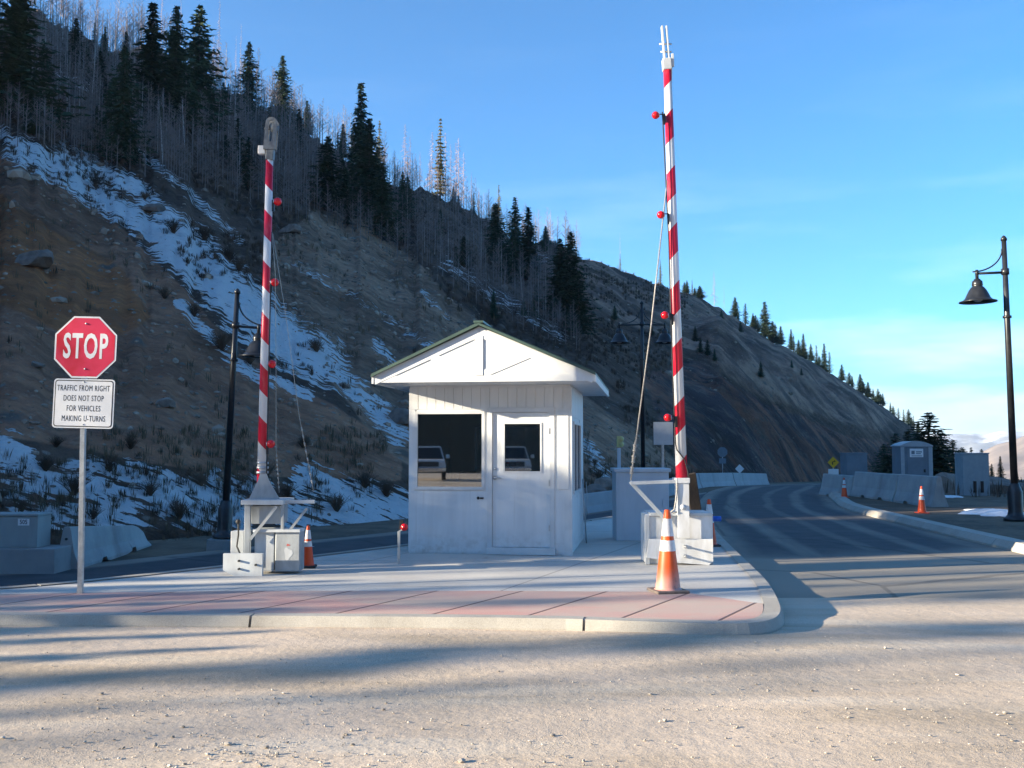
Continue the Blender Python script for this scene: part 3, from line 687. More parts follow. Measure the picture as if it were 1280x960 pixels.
# glass
t = NT('window_glass', .02); t.n.remove(t.b)
gl = t.n.new('ShaderNodeBsdfGlossy'); gl.inputs['Roughness'].default_value = .015; gl.inputs['Color'].default_value = (.9, .93, 1, 1)
tr = t.n.new('ShaderNodeBsdfTransparent'); tr.inputs['Color'].default_value = (.62, .66, .68, 1)
mx = t.n.new('ShaderNodeMixShader'); mx.inputs[0].default_value = .24; t.l.new(tr.outputs[0], mx.inputs[1]); t.l.new(gl.outputs[0], mx.inputs[2])
t.l.new(mx.outputs[0], t.n['Material Output'].inputs[0]); M['glass'] = t.m
def window(parent, x0, x1, z0, z1, y=-.02, fr=.042, M4=None, mull=(), d=.05):
    w = empty('window', (0, 0, 0)); 
    mb = MB()
    mb.box(x0, x1, y, y + d, z0, z0 + fr, M4); mb.box(x0, x1, y, y + d, z1 - fr, z1, M4)
    mb.box(x0, x0 + fr, y, y + d, z0 + fr, z1 - fr, M4); mb.box(x1 - fr, x1, y, y + d, z0 + fr, z1 - fr, M4)
    for m_ in mull: mb.box(m_ - .02, m_ + .02, y + .004, y + d - .004, z0 + fr, z1 - fr, M4)
    bpy.data.objects.remove(w)
    f = mb.build('window', M['trim'], parent)
    MB().box(x0 + fr, x1 - fr, y + d * .5, y + d * .5 + .006, z0 + fr, z1 - fr, M4).build('pane', M['glass'], f); return f
window(booth, W0, W1, WZ0, WZ1, y=-.028)
window(booth, sw0, sw1, sz0, sz1, y=-.03, M4=MR, mull=(1.06,))
window(booth, .5, 1.9, .95, 1.95, y=DB - .07)
# corner boards, sill trim, door casing
mb = MB(); mb.box(WB - .0, WB + .022, -.022, .07, 0, HB); mb.box(WB - .09, WB - .001, -.024, -.0105, 0, HB); mb.build('corner_trim', M['trim'], booth)
mb = MB(); a, b = bx(697), bx(711); mb.box(a, b, -.032, -.0105, bz(704, 612), bz(704, 514), bev=.004); mb.build('trim_board', M['trim'], booth)
mb = MB(); mb.box(D0 - .035, D0 + .035, -.03, .05, .10, DZ1 + .03); mb.box(D1 - .035, D1 + .035, -.03, .05, .10, DZ1 + .03); mb.box(D0 + .035, D1 - .035, -.03, .05, DZ1 - .04, DZ1 + .03)
mb.build('door_casing', M['trim'], booth)
MB().box(D0 - .04, D1 + .05, -.07, .06, .005, .105, bev=.006).build('threshold', M['trim'], booth)
d0, d1 = D0 + .038, D1 - .038; g0, g1, gz0, gz1 = bx(629), bx(677), bz(650, 591), bz(650, 528)
mb = MB(); mb.box(d0, g0, .0, .04, .11, DZ1 - .045); mb.box(g1, d1, .0, .04, .11, DZ1 - .045); mb.box(g0, g1, 0, .04, .11, gz0); mb.box(g0, g1, 0, .04, gz1, DZ1 - .045)
door = mb.build('door', M['booth_paint'], booth)
window(door, g0 - .0, g1 + .0, gz0, gz1, y=-.012, fr=.022, d=.05)
mb = MB(); hx = bx(619); hz = bz(619, 597); mb.lathe([(.0, 0), (.03, 0), (.03, .02), (.012, .025), (.012, .05), (.0, .05)], 14, (hx, 0, hz), ax=Matrix.Rotation(R(90), 3, 'X')); mb.bar((hx, -.045, hz), (hx + .10, -.045, hz - .005), .018, .014, bev=.004)
mb.build('handle', M['steel'], door)
mb = MB(); mb.lathe([(0, 0), (.022, 0), (.022, .016), (0, .016)], 12, (hx, 0, hz + .13), ax=Matrix.Rotation(R(90), 3, 'X')); mb.build('deadbolt', M['steel'], door)
for z_ in (.35, 1.0, 1.75): MB().box(D1 - .048, D1 - .028, -.034, -.028, z_, z_ + .09).build('hinge', M['steel'], door)
mb = MB(); lx, lz = bx(596.5), bz(600, 622.5); mb.ball((lx + .02, -.02, lz), .022); mb.box(lx + .05, lx + .10, -.03, -.0095, lz - .012, lz + .012, bev=.003); mb.build('wall_latch', M['black'], booth)
# roof: gabled, boxed soffit
fy = -.80; xc = None
rl, rr_ = P(460, 477, 13.80), P(741, 477, 13.80)
inv = booth.matrix_basis.inverted() if False else (Matrix.Translation(booth.location) @ Matrix.Rotation(-TH, 4, 'Z')).inverted()
L_ = inv @ rl; R_p = inv @ rr_
rx0, rx1 = L_.x, R_p.x + .02; zE = HB + .0; xm = inv.__matmul__(P(598.5, 403, 13.85)).x; zA = inv.__matmul__(P(598.5, 405, 13.85)).z; zB = inv.__matmul__(P(598.5, 477, 13.85)).z
y0, y1 = fy, DB + .75
mb = MB(); ov = .10
mb.prism([(rx0, zB), (rx1, zB), (rx1, zB + .09), (xm, zA - .03), (rx0, zB + .09)], y0 + .02, y1 - .02)
gable = mb.build('gable', M['trim'], booth)
if zB < HB: pass
# filler strip between wall top and soffit
if zB > HB + .002:
    mb = MB(); mb.box(.0, WB, .001, DB - .001, HB + .001, zB - .002); mb.build('frieze', M['booth_paint'], booth)
# rake boards, king post and struts
mb = MB(); yb = y0
def board(a, b, w, y=yb, th=.022):
    a = Vector((a[0], 0, a[1])); b = Vector((b[0], 0, b[1])); d_ = (b - a).normalized(); n_ = Vector((-d_.z, 0, d_.x)) * w / 2
    q = [a - n_, b - n_, b + n_, a + n_]; mb.prism([(v.x, v.z) for v in q], y - th + .02, y + .021)
sl = math.atan2(zA - zB - .12, xm - rx0); cs, sn_ = math.cos(sl), math.sin(sl)
board((rx0 + .0, zB + .030), (xm, zA - .115), .12, th=.013); board((xm, zA - .117), (rx1, zB + .028), .12, th=.012)
board((rx0 + .06, zB + .048), (rx1 - .06, zB + .048), .095, th=.008)
board((xm, zB + .09), (xm, zA - .16), .11, th=.018)
board((xm + .06, zB + .11), (xm + .72, zB + .38), .10, th=.010); board((xm - .06, zB + .11), (xm - .72, zB + .38), .10, th=.010)
mb.build('truss_boards', M['trim'], gable)
# metal roof sheets
mb = MB()
def sheet(xa, za, xb, zb_, th=.035):
    q = [(xa, za), (xb, zb_), (xb, zb_ + th), (xa, za + th)]; mb.prism(q, y0 - .05, y1 + .05)
sheet(rx0 - .03, zB + .075, xm, zA - .018); sheet(xm + .0005, zA - .018, rx1 + .03, zB + .075)
for k in range(9):
    y_ = y0 + .0 + k * (y1 - y0) / 8
    mb.bar((rx0 - .03, y_, zB + .115), (xm, y_, zA + .022), .02, .03); mb.bar((rx1 + .03, y_, zB + .115), (xm, y_, zA + .022), .02, .03)
mb.bar((xm, y0 - .055, zA + .03), (xm, y1 + .055, zA + .03), .14, .03, up=Vector((0, 0, 1)))
mb.build('roof', M['roof_green'], booth)
MB().box(rx1 + .001, rx1 + .03, y0 - .0, y1, zB - .015, zB + .085).build('eave_fascia', M['trim'], booth); MB().box(rx0 - .03, rx0 - .001, y0, y1, zB - .015, zB + .085).build('eave_fascia', M['trim'], booth)

# ------------------------------------------------------------ striped boom arms
def stripe_mat(name, first, pitch, duty, slope, ph=0):
    t = NT(name, .35); X_, Y_, Z_ = t.sep(t.tc.outputs['Object'])
    e = t.math('ADD', t.math('SUBTRACT', Z_, first), t.math('MULTIPLY', X_, slope))
    m_ = t.math('MODULO', t.math('ADD', e, pitch * 20), pitch)
    s = t.ramp(t.math('ABSOLUTE', t.math('SUBTRACT', m_, pitch * duty / 2)), pitch * duty / 2 - .004, pitch * duty / 2 + .004, 1, 0)
    w = t.mix(t.ramp(t.noise(t.coords('Object', (1, 1, .3)), 8, 6, .65), .5, .72, 0, .5), (.80, .79, .78), (.52, .50, .47))
    r_ = t.mix(t.ramp(t.noise(t.coords('Object', (1, 1, .4)), 9, 6, .65), .5, .7, 0, .6), (.66, .010, .04), (.74, .10, .12))
    t.color(t.mix(s, w, r_)); return t.m
def orient(o, a, b):
    a, b = Vector(a), Vector(b); z = (b - a).normalized(); x = Vector((0, 1, 0)).cross(z).normalized(); y = z.cross(x)
    o.location = a; o.rotation_euler = Matrix((x, y, z)).transposed().to_euler()

def rel(root): return Matrix.Translation(root.location).inverted()
# --- right gate
YR = 13.55
rg = empty('barrier_gate', tuple(P(850, 704, 13.45))[:2] + (ZI,)); o0 = Vector(rg.location)
tag(rg, 'raised red and white barrier arm on sunlit white box, behind the large orange cone', 'barrier gate', 'raised barrier gates on the island')
def Q(px, py, Y): return P(px, py, Y) - o0
def qb(mb, px0, px1, py0, py1, Yf, Yb, bev=.006):   # upright block whose front face fills these pixels
    a = Q(px0, py1, Yf); b = Q(px1, py0, Yf); z0 = max(0, a.z) if a.z < .06 else a.z
    return mb.box(a.x, b.x, Yf - o0.y, Yb - o0.y, z0, b.z, bev=bev)
mb = MB(); qb(mb, 808, 891, 643, 705, 13.40, 13.95, .012); bx_ = mb.build('cabinet', M['gate_white'], rg)
mb = MB(); qb(mb, 806.5, 812, 644, 705.5, 13.375, 13.397); qb(mb, 812.5, 890, 641, 645, 13.37, 13.98); mb.build('cabinet_frame', M['gate_pale'], bx_)
mb = MB(); a = Q(850, 705, 13.3); b = Q(891.5, 674, 13.3); mb.prism([(a.x, .03), (b.x - .06, .0), (b.x, .05), (b.x, b.z), (a.x - .40, b.z), (a.x - .44, .10)], 13.32 - o0.y, 13.368 - o0.y); mb.build('counterweight_plate', M['gate_white'], rg)
for (px, py) in ((856, 683), (856, 695)):
    mb = MB(); q = Q(px, py, 13.32); mb.tube([q, q + Vector((0, -.10, 0))], .013, 8); mb.lathe([(0, 0), (.024, 0), (.024, .02), (0, .02)], 6, q, ax=Matrix.Rotation(R(90), 3, 'X'), smooth=False); mb.build('bolt', M['steel'], rg)
mb = MB(); a = Q(847.5, 672, 13.30); b = Q(861, 600, 13.30); mb.box(a.x, b.x, 13.29 - o0.y, 13.315 - o0.y, a.z, b.z); mb.box(a.x, a.x + .02, 13.315 - o0.y, 13.5 - o0.y, a.z + .3, b.z); mb.box(b.x - .02, b.x, 13.315 - o0.y, 13.5 - o0.y, a.z + .3, b.z); mb.build('pivot_post', M['gate_white'], rg)
mb = MB(); q = Q(853.5, 634, 13.29); mb.lathe([(0, 0), (.038, 0), (.034, .02), (0, .03)], 14, q, ax=Matrix.Rotation(R(90), 3, 'X')); mb.build('pivot_bolt', M['trim'], rg)
mb = MB(); a = Q(845, 604, 13.27); b = Q(862.5, 597.5, 13.27); mb.box(a.x, b.x, 13.27 - o0.y, 13.58 - o0.y, a.z, b.z, bev=.006); mb.build('collar', M['gate_white'], rg)
A = Q(853.5, 640, 13.42); Bp = Q(834, 78, 13.42); Ln = (Bp - A).length
mb = MB(); mb.tube([(0, 0, .1), (0, 0, Ln * .5), (0, 0, Ln)], [.080, .066, .055], 20)
zpx = lambda py: (P(845, py, 13.42).z - ZI - A.z)
pitch = (zpx(85) - zpx(535)) / 6.25
arm = mb.build('boom_arm', stripe_mat('boom_stripes_right', zpx(540) + .02, pitch, .5, -1.05), rg); orient(arm, A, Bp)
mb = MB(); tp = Q(834, 82, 13.42); t2 = Q(830, 33, 13.42); x_ = Vector((.030, 0, 0))
mb.bar(tp - x_, t2 - x_, .022, .07, bev=.003); mb.bar(tp + x_, t2 + x_, .020, .07, bev=.003); mb.bar(tp - Vector((0, 0, .07)), tp + Vector((-.012, 0, .09)), .12, .12, bev=.01)
mid = tp.lerp(t2, .55); mb.tube([mid - Vector((.085, 0, 0)), mid + Vector((.085, 0, 0))], .012, 8); mid = tp.lerp(t2, .35); mb.tube([mid - Vector((.075, 0, 0)), mid + Vector((.075, 0, 0))], .012, 8)
mb.bar(tp + Vector((.075, -.01, -.02)), tp + Vector((.07, -.01, .16)), .035, .05, bev=.004); mb.bar(tp + Vector((.05, -.02, -.30)), tp + Vector((.065, -.02, .1)), .012, .012)
mb.build('arm_tip_bracket', M['gate_pale'], rg)
def lamps(root, QQ, pts, Y, side, armx):
    for (px, py) in pts:
        q = QQ(px, py, Y); e = QQ(armx(py), py + 1, Y)
        mb = MB(); mb.tube([e + Vector((0, 0, -.10)), e + Vector((0, 0, .02)), e.lerp(q, .4) + Vector((0, 0, .02)), q], [.012, .012, .008, .008], 8); mb.bar(e + Vector((0, -.005, -.12)), e + Vector((0, -.005, .03)), .03, .03, bev=.004)
        l = mb.build('warning_light', M['black'], root); m2 = MB(); m2.ball(q, .052); m2.build('red_lens', M['red_lens'], l)
        m3 = MB(); m3.tube([q + Vector((side * -.052, 0, 0)), q + Vector((side * -.035, 0, 0))], .03, 12); m3.build('lens_ring', M['steel'], l)
lamps(rg, Q, [(819.5, 144), (826, 268.5), (831, 394), (834.5, 522)], 13.33, -1, lambda py: np.interp(py, [80, 590], [828, 848]) + 0)
mb = MB(); cab = [(828, 140), (832, 220), (836, 300), (838.5, 390), (841.5, 480), (844.5, 555), (846, 562), (856, 575), (860, 590), (861, 600), (858, 625), (862, 645)]
mb.tube([Q(a_, b_, 13.34) for a_, b_ in cab], .009, 6); mb.build('light_cable', M['rubber'], rg)
for py in (92, 182, 240, 325, 440, 565): 
    pass
mb = MB(); h0 = Q(788, 604, 13.30); h1 = Q(852, 601.5, 13.30); mb.bar(h0, h1, .045, .05, bev=.004); mb.build('stay_arm', M['gate_pale'], rg)
mb = MB(); mb.bar(h0 + Vector((.0, .01, .02)), Q(840, 658, 13.36), .05, .03, bev=.004); mb.build('stay_brace', M['gate_pale'], rg)
mb = MB(); top = Q(834, 226, 13.34); bot = Q(788.5, 600, 13.30)
mb.tube([top, top.lerp(bot, .5) + Vector((0.02, 0, -.01)), bot], .010, 6); p1 = bot.lerp(top, .02); p2 = bot.lerp(top, .13)
nb = 18
for k in range(nb):
    q = p1.lerp(p2, k / nb); q2 = p1.lerp(p2, (k + .8) / nb); r_ = .016 + .010 * (k % 3 == 0) + .006 * math.sin(k)
    mb.tube([q, q2], r_, 8)
mb.build('stay_cable', M['chain'], rg)
mb = MB(); q = Q(896.5, 648.5, 13.6); mb.tube([q - Vector((.055, 0, 0)), q + Vector((.05, 0, 0))], .036, 12); mb.build('blue_plug', M['blue'], rg)
mb = MB(); lo = Q(848, 645, 13.3); hi = Q(850, 600, 13.29)
pts = [(846, 640), (842, 641), (838, 640), (843, 637), (845, 625), (846.5, 610), (846, 598)]
mb.tube([Q(a_, b_, 13.28) for a_, b_ in pts], .012, 6); mb.build('chain', M['chain'], rg)

M['cone_mark'] = simple('faded_red', (.45, .12, .10), (.35, .12, .10))
# --- left gate
lg = empty('barrier_gate', (G(330, 715, ZI).x, 12.55, ZI)); o0 = Vector(lg.location)
tag(lg, 'raised red and white barrier arm on shaded grey steel frame, left of the guard booth', 'barrier gate', 'raised barrier gates on the island')
F0 = 12.35
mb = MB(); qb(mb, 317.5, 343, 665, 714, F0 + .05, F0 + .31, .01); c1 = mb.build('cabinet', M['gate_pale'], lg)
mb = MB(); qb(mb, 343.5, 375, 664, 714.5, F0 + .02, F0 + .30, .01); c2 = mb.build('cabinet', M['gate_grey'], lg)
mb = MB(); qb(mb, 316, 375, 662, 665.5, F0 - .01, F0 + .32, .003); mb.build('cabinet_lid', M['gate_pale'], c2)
mb = MB(); q = Q(360, 690, F0 + .018)
def blot(mb, cx, cz, rx, rz, seed):
    vs = [(q.x + cx, q.y, q.z + cz)]; n = 14
    for k in range(n):
        a = 2 * math.pi * k / n; r_ = 1 + .25 * math.sin(seed + 3 * a); vs.append((q.x + cx + rx * r_ * math.cos(a), q.y - .0, q.z + cz + rz * r_ * math.sin(a)))
    mb.add(vs, [(0, k + 1, (k + 1) % n + 1) for k in range(n)])
blot(mb, 0, -.02, .05, .075, 1); mb.build('faded_sticker', M['gate_pale'], c2)
mb = MB(); blot(mb, .0, .085, .022, .014, 2); mb.build('faded_sticker', M['cone_mark'], c2)
mb = MB(); a = Q(278.5, 715.5, F0 - .15); b = Q(328, 692, F0 - .15)
mb.prism([(a.x, .07), (a.x + .13, .0), (b.x, .0), (b.x, b.z), (a.x, b.z)], F0 - .15 - o0.y, F0 - .09 - o0.y); mb.build('counterweight_plate', M['gate_pale'], lg)
for (px, py) in ((299, 701), (299, 711), (320, 706)):
    mb = MB(); q = Q(px, py, F0 - .15); mb.tube([q + Vector((0, .01, 0)), q + Vector((0, -.03, 0))], .014, 8); mb.build('bolt', M['rubber'], lg)
mb = MB(); qb(mb, 288, 305, 664, 692, F0 + .3, F0 + .5, .008); mb.build('junction_box', M['gate_pale'], lg)
mb = MB(); mb.tube([Q(298, 652, F0 + .25), Q(298, 668, F0 + .25), Q(296, 683, F0 + .22), Q(300, 692, F0 + .1)], .011, 8); mb.ball(Q(297.5, 652, F0 + .25), .03, 8); mb.build('hose', M['rubber'], lg)
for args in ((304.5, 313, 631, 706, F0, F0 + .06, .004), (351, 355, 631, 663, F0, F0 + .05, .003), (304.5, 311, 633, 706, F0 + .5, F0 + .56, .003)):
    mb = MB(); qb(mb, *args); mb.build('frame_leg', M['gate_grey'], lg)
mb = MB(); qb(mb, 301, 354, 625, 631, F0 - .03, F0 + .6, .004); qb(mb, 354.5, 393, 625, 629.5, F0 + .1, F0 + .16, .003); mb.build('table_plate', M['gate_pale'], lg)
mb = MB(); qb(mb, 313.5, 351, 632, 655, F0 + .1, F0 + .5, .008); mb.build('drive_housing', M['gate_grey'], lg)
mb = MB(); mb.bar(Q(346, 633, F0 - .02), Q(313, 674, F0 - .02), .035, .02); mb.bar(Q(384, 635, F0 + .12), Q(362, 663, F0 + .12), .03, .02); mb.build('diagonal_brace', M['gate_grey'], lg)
for dy in (.13, .36):
    mb = MB(); vs = [Q(310.5, 625, F0 + dy), Q(350, 625, F0 + dy), Q(336, 600, F0 + dy), Q(333, 592, F0 + dy), Q(325, 592, F0 + dy), Q(322, 601, F0 + dy)]
    mb.prism([(v.x, v.z) for v in vs], F0 + dy - o0.y, F0 + dy + .015 - o0.y); mb.build('gusset', M['gate_grey'], lg)
YL = F0 + .26; A = Q(327, 621, YL); Bp = Q(337.2, 192, YL); Ln = (Bp - A).length
mb = MB(); mb.tube([(0, 0, 0), (0, 0, Ln * .5), (0, 0, Ln)], [.064, .054, .046], 20)
zpx = lambda py: (P(333, py, YL).z - ZI - A.z); pitch = (zpx(200) - zpx(521)) / 5
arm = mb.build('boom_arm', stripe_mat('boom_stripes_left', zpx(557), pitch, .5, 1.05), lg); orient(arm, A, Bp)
mb = MB(); 
for (pa, pb, r_) in (((328, 592), (328, 589), .078), ((328.2, 586), (328.3, 583), .076), ((328.4, 580), (328.5, 577.5), .074)): mb.tube([Q(*pa, YL), Q(*pb, YL)], r_, 16)
mb.build('hose_clamps', M['steel'], lg)
mb = MB(); b0 = Q(337.2, 196, YL); x_ = Vector((.035, 0, 0))
mb.bar(b0 - Vector((0, 0, .05)), b0 + Vector((.012, 0, .10)), .10, .10, bev=.01)
def slot(mb, cx, y0_, th):
    n = 10; q0 = Q(337.5, 188, YL); q1 = Q(340.5, 155, YL); hw = .075
    outer = [(q0.x + .0 - hw, q0.z), (q0.x + hw, q0.z)] + [(q1.x + hw * math.cos(a), q1.z + hw * math.sin(a)) for a in np.linspace(0, math.pi, n)]
    inn = [(q0.x - .03, q0.z + .1), (q0.x + .03, q0.z + .1)] + [(q1.x + .035 * math.cos(a), q1.z + .035 * math.sin(a)) for a in np.linspace(0, math.pi, n)]
    m_ = len(outer)
    vs = [(x, y0_, z) for x, z in outer] + [(x, y0_, z) for x, z in inn] + [(x, y0_ + th, z) for x, z in outer] + [(x, y0_ + th, z) for x, z in inn]
    fs = []
    for i in range(m_):
        j = (i + 1) % m_
        fs += [(i, j, m_ + j, m_ + i), (2 * m_ + i, 3 * m_ + i, 3 * m_ + j, 2 * m_ + j), (i, 2 * m_ + i, 2 * m_ + j, j), (m_ + i, m_ + j, 3 * m_ + j, 3 * m_ + i)]
    mb.add(vs, fs)
slot(mb, 0, YL - o0.y - .06, .02); slot(mb, 0, YL - o0.y + .04, .02)
q = Q(342.5, 160, YL); mb.lathe([(0, -.05), (.055, -.05), (.055, -.03), (.02, -.02), (.02, .02), (.055, .03), (.055, .05), (0, .05)], 14, q, ax=Matrix.Rotation(R(90), 3, 'X'))
mb.tube([Q(330.5, 161, YL - .02), Q(347, 162, YL - .02)], .010, 6)
M['head_grey'] = simple('dull_cast_bracket', (.20, .21, .21), (.13, .135, .14), .5, .3, scale=14); mb.build('arm_tip_bracket', M['head_grey'], lg)
mb = MB(); q = Q(327.5, 188, YL); mb.box(q.x - .045, q.x + .05, q.y - .04, q.y + .04, q.z - .055, q.z + .055, bev=.008); mb.bar(q, b0, .02, .02); mb.build('tip_sensor', M['trim'], lg)
lamps(lg, Q, [(347, 252), (343.5, 353), (340, 455), (338.5, 555)], YL - .06, 1, lambda py: np.interp(py, [192, 621], [343, 333]))
mb = MB(); mb.tube([Q(a_, b_, YL - .07) for a_, b_ in ((340, 290), (338.5, 350), (336, 455), (334, 555), (333, 600), (331, 628))], .009, 6); mb.build('light_cable', M['rubber'], lg)
for pts in ([(340, 290), (344, 340), (345, 455), (345, 560), (349, 616)], [(341, 292), (358, 400), (374, 520), (392, 614)]):
    mb = MB(); w = [Q(a_, b_, F0 + .13) for a_, b_ in pts]; mb.tube(w, .0035, 5)
    for k in range(8): q = w[-1].lerp(w[-2], .1 + k * .1); q2 = w[-1].lerp(w[-2], .15 + k * .1); mb.tube([q, q2], .010, 6)
    mb.build('stay_cable', M['chain'], lg)

# ------------------------------------------------------------ stop sign
sp = G(100.5, 742, ZI); ss = empty('stop_sign', sp); o0 = Vector(sp); Ys = sp.y
tag(ss, 'red octagonal stop sign above a white rule plate on perforated steel post', 'stop sign')
ptop = Q(105.5, 455, Ys); mb = MB(); n = 62; pb = Vector((0, 0, -.02)); d_ = (ptop - pb)
# perforated square tube: face strips with bridges between the holes
M4 = Matrix.Translation(pb) @ d_.to_track_quat('Z', 'Y').to_matrix().to_4x4(); H = d_.length; w = .024
for x0_, x1_, ya, yb_ in ((-w, -w + .003, -w, w), (w - .003, w, -w, w), (-w + .003, w - .003, w - .003, w)): mb.box(x0_, x1_, ya, yb_, 0, H, M4)
mb.box(-w + .003, -.006, -w, -w + .003, 0, H, M4); mb.box(.006, w - .003, -w, -w + .003, 0, H, M4)
k = 0; z = 0.0
while z < H - .03: mb.box(-.006, .006, -w, -w + .003, z, z + .016, M4); z += .0285
mb.build('post', M['steel'], ss)
c = Q(107, 434, Ys - .035); rad = 38.7 / FPX * Ys
def octa(r_, y, c): return [(c.x + r_ / math.cos(R(22.5)) * math.cos(R(22.5 + 45 * k)), c.z + r_ / math.cos(R(22.5)) * math.sin(R(22.5 + 45 * k))) for k in range(8)]
tilt = R(-1.3)
def rotp(poly, c, a): return [(c.x + (x - c.x) * math.cos(a) - (z - c.z) * math.sin(a), c.z + (x - c.x) * math.sin(a) + (z - c.z) * math.cos(a)) for x, z in poly]
pl = MB().prism(rotp(octa(rad, 0, c), c, tilt), c.y - .002, c.y + .002).build('sign_plate', M['white_film'], ss)
MB().prism(rotp(octa(rad * .945, 0, c), c, tilt), c.y - .004, c.y - .0022).build('red_face', M['red_film'], pl)
text('lettering', 'STOP', M['white_film'], .375, (c.x, c.y - .005, c.z - .002), (R(90), tilt * 0, 0), pl, sx=.50, bold=.009, ext=.0006, space=1.12).rotation_euler = (R(90), -tilt, 0)
for dz in (.255, -.235): MB().ball((c.x + .002, c.y - .006, c.z + dz), .011, 8).build('bolt', M['steel'], pl)
c = Q(104.5, 504.5, Ys - .035); hw, hh = 38 / FPX * Ys, 30.7 / FPX * Ys
def rrect(c, hw, hh, r_):
    out = []
    for sx_, sz_, a0 in ((1, -1, -90), (1, 1, 0), (-1, 1, 90), (-1, -1, 180)):
        for k in range(5): a = R(a0 + 22.5 * k); out.append((c.x + sx_ * (hw - r_) + r_ * math.cos(a), c.z + sz_ * (hh - r_) + r_ * math.sin(a)))
    return rotp(out, c, tilt)
pl = MB().prism(rrect(c, hw, hh, .035), c.y - .002, c.y + .002).build('rule_plate', M['white_film'], ss)
MB().prism(rrect(c, hw - .014, hh - .014, .03), c.y - .0035, c.y - .0022).build('black_border', M['black_film'], pl)
MB().prism(rrect(c, hw - .024, hh - .024, .024), c.y - .005, c.y - .0037).build('white_field', M['white_film'], pl)
for k, s_ in enumerate(('TRAFFIC FROM RIGHT', 'DOES NOT STOP', 'FOR VEHICLES', 'MAKING U-TURNS')):
    text('lettering', s_, M['black_film'], .088, (c.x + (k - 1.5) * .002, c.y - .0058, c.z + .163 - k * .109), (R(90), -tilt, 0), pl, sx=.58, bold=0, ext=.0005, space=1.14)
for dz in (.232, -.225): MB().ball((c.x, c.y - .006, c.z + dz), .008, 8).build('bolt', M['steel'], pl)
mb = MB().box(-.029, .029, -.029, .029, 0, .05).build('post_sleeve', M['steel'], ss)

# ------------------------------------------------------------ street lamps
def lamp_head(parent, hang, s=1.0):
    """hang: point on the arm the shade hangs from"""
    h = Vector(hang); mb = MB()
    mb.tube([h + Vector((0, 0, .08)), h, h - Vector((0, 0, .12))], [.03, .035, .035], 12); mb.build('hanger', M['black'], parent)
    z = h.z - .12
    pr = [(.0, 0), (.06, -.0), (.075, -.03), (.105, -.05), (.115, -.14), (.10, -.165), (.13, -.18), (.18, -.25), (.225, -.34), (.26, -.42), (.31, -.47), (.385, -.49), (.39, -.51), (.31, -.50), (.27, -.47), (.10, -.25), (0, -.2)]
    mb = MB(); mb.lathe([(r_ * s, a_ * s) for r_, a_ in pr], 28, (h.x, h.y, z)); sh = mb.build('lamp_shade', M['black'], parent)
    mb = MB(); mb.ball((h.x, h.y, z - .42 * s), .11 * s, 10, (1, 1, .8)); mb.build('bulb_lens', M['sign_back'], sh)
def street_lamp(base, H, dirs, label, tilt=(0, 0), reach=.98, group='black bell-shaded street lamps', scale=1.0):
    r = empty('street_lamp', base, 0, tilt); tag(r, label, 'street lamp', group)
    mb = MB(); mb.lathe([(0, 0), (.24, 0), (.25, .05), (.20, .09), (.165, .13), (.15, .2), (.155, .62), (.135, .68), (.11, .74), (.10, .80), (0, .80)], 20); mb.build('base', M['black'], r)
    mb = MB(); mb.tube([(0, 0, .75), (0, 0, H * .72), (0, 0, H)], [.076, .062, .050], 16); mb.lathe([(.0, H + .0), (.065, H), (.065, H + .05), (.03, H + .10), (0, H + .12)], 14); mb.lathe([(.075, H * .72), (.09, H * .72), (.09, H * .72 + .05), (.07, H * .72 + .05)], 14); mb.lathe([(.07, H - .75), (.082, H - .75), (.082, H - .62), (.07, H - .62)], 14); mb.build('pole', M['black'], r)
    for s in dirs:
        mb = MB(); zA_ = H - .70
        mb.tube([(0, 0, zA_), (s * reach, 0, zA_ - .02)], .028, 10); mb.lathe([(0, -.05), (.035, -.05), (.04, 0), (.02, .05), (0, .07)], 10, (s * reach, 0, zA_))
        pts = [(s * (.05 + .62 * u), 0, H - .22 - .45 * u ** .55 + .0) for u in np.linspace(0, 1, 10)]
        pts = [(s * (.05 + .70 * math.sin(u * math.pi / 2) ** 1.3 * 1.0), 0, H - .15 - .50 * (1 - math.cos(u * math.pi / 2)) ** .8) for u in np.linspace(0, 1, 12)]
        pts = [(s * (.05 + .66 * (1 - math.cos(u * math.pi / 2))), 0, H - .18 - .50 * math.sin(u * math.pi / 2)) for u in np.linspace(0, 1, 12)]
        mb.tube(pts, .016, 8); mb.build('bracket_arm', M['black'], r); lamp_head(r, (s * reach, 0, zA_ - .02))
    return r
zl = .14; b = G(1270, 651, zl); top = P(1254.5, 294, b.y)
lt = street_lamp((b.x, b.y, zl), top.z - zl - .12, (-1,), 'tall black lamp post with one hanging bell shade, at right edge beside the snow patch', (0, math.atan2((top.x - b.x), top.z - zl) * 1.0), reach=.62)
b = Vector((P(804, 600, 34.0).x, 34.0, -.1)); b.z = zg1(b.x, 34) ; top = P(804, 376, 34.0)
street_lamp(b, top.z - b.z - .12, (-1, 1), 'far black lamp post with two bell shades, standing behind the white utility cabinet', reach=.78)
b = P(280, 672, 21.2); top = P(297, 360, 21.2); b.z = P(280, 673, 21.2).z
ll = street_lamp(b, top.z - b.z - .12, (1,), 'black lamp post on a concrete footing, between the stop sign and left barrier gate', (0, math.atan2(top.x - b.x, top.z - b.z)), reach=.50)
mb = MB(); zz = zg1(b.x, b.y) - .3 - b.z; mb.box(-.28, .28, -.28, .28, zz, -.002, bev=.02); mb.build('footing', M['conc_base'], ll)

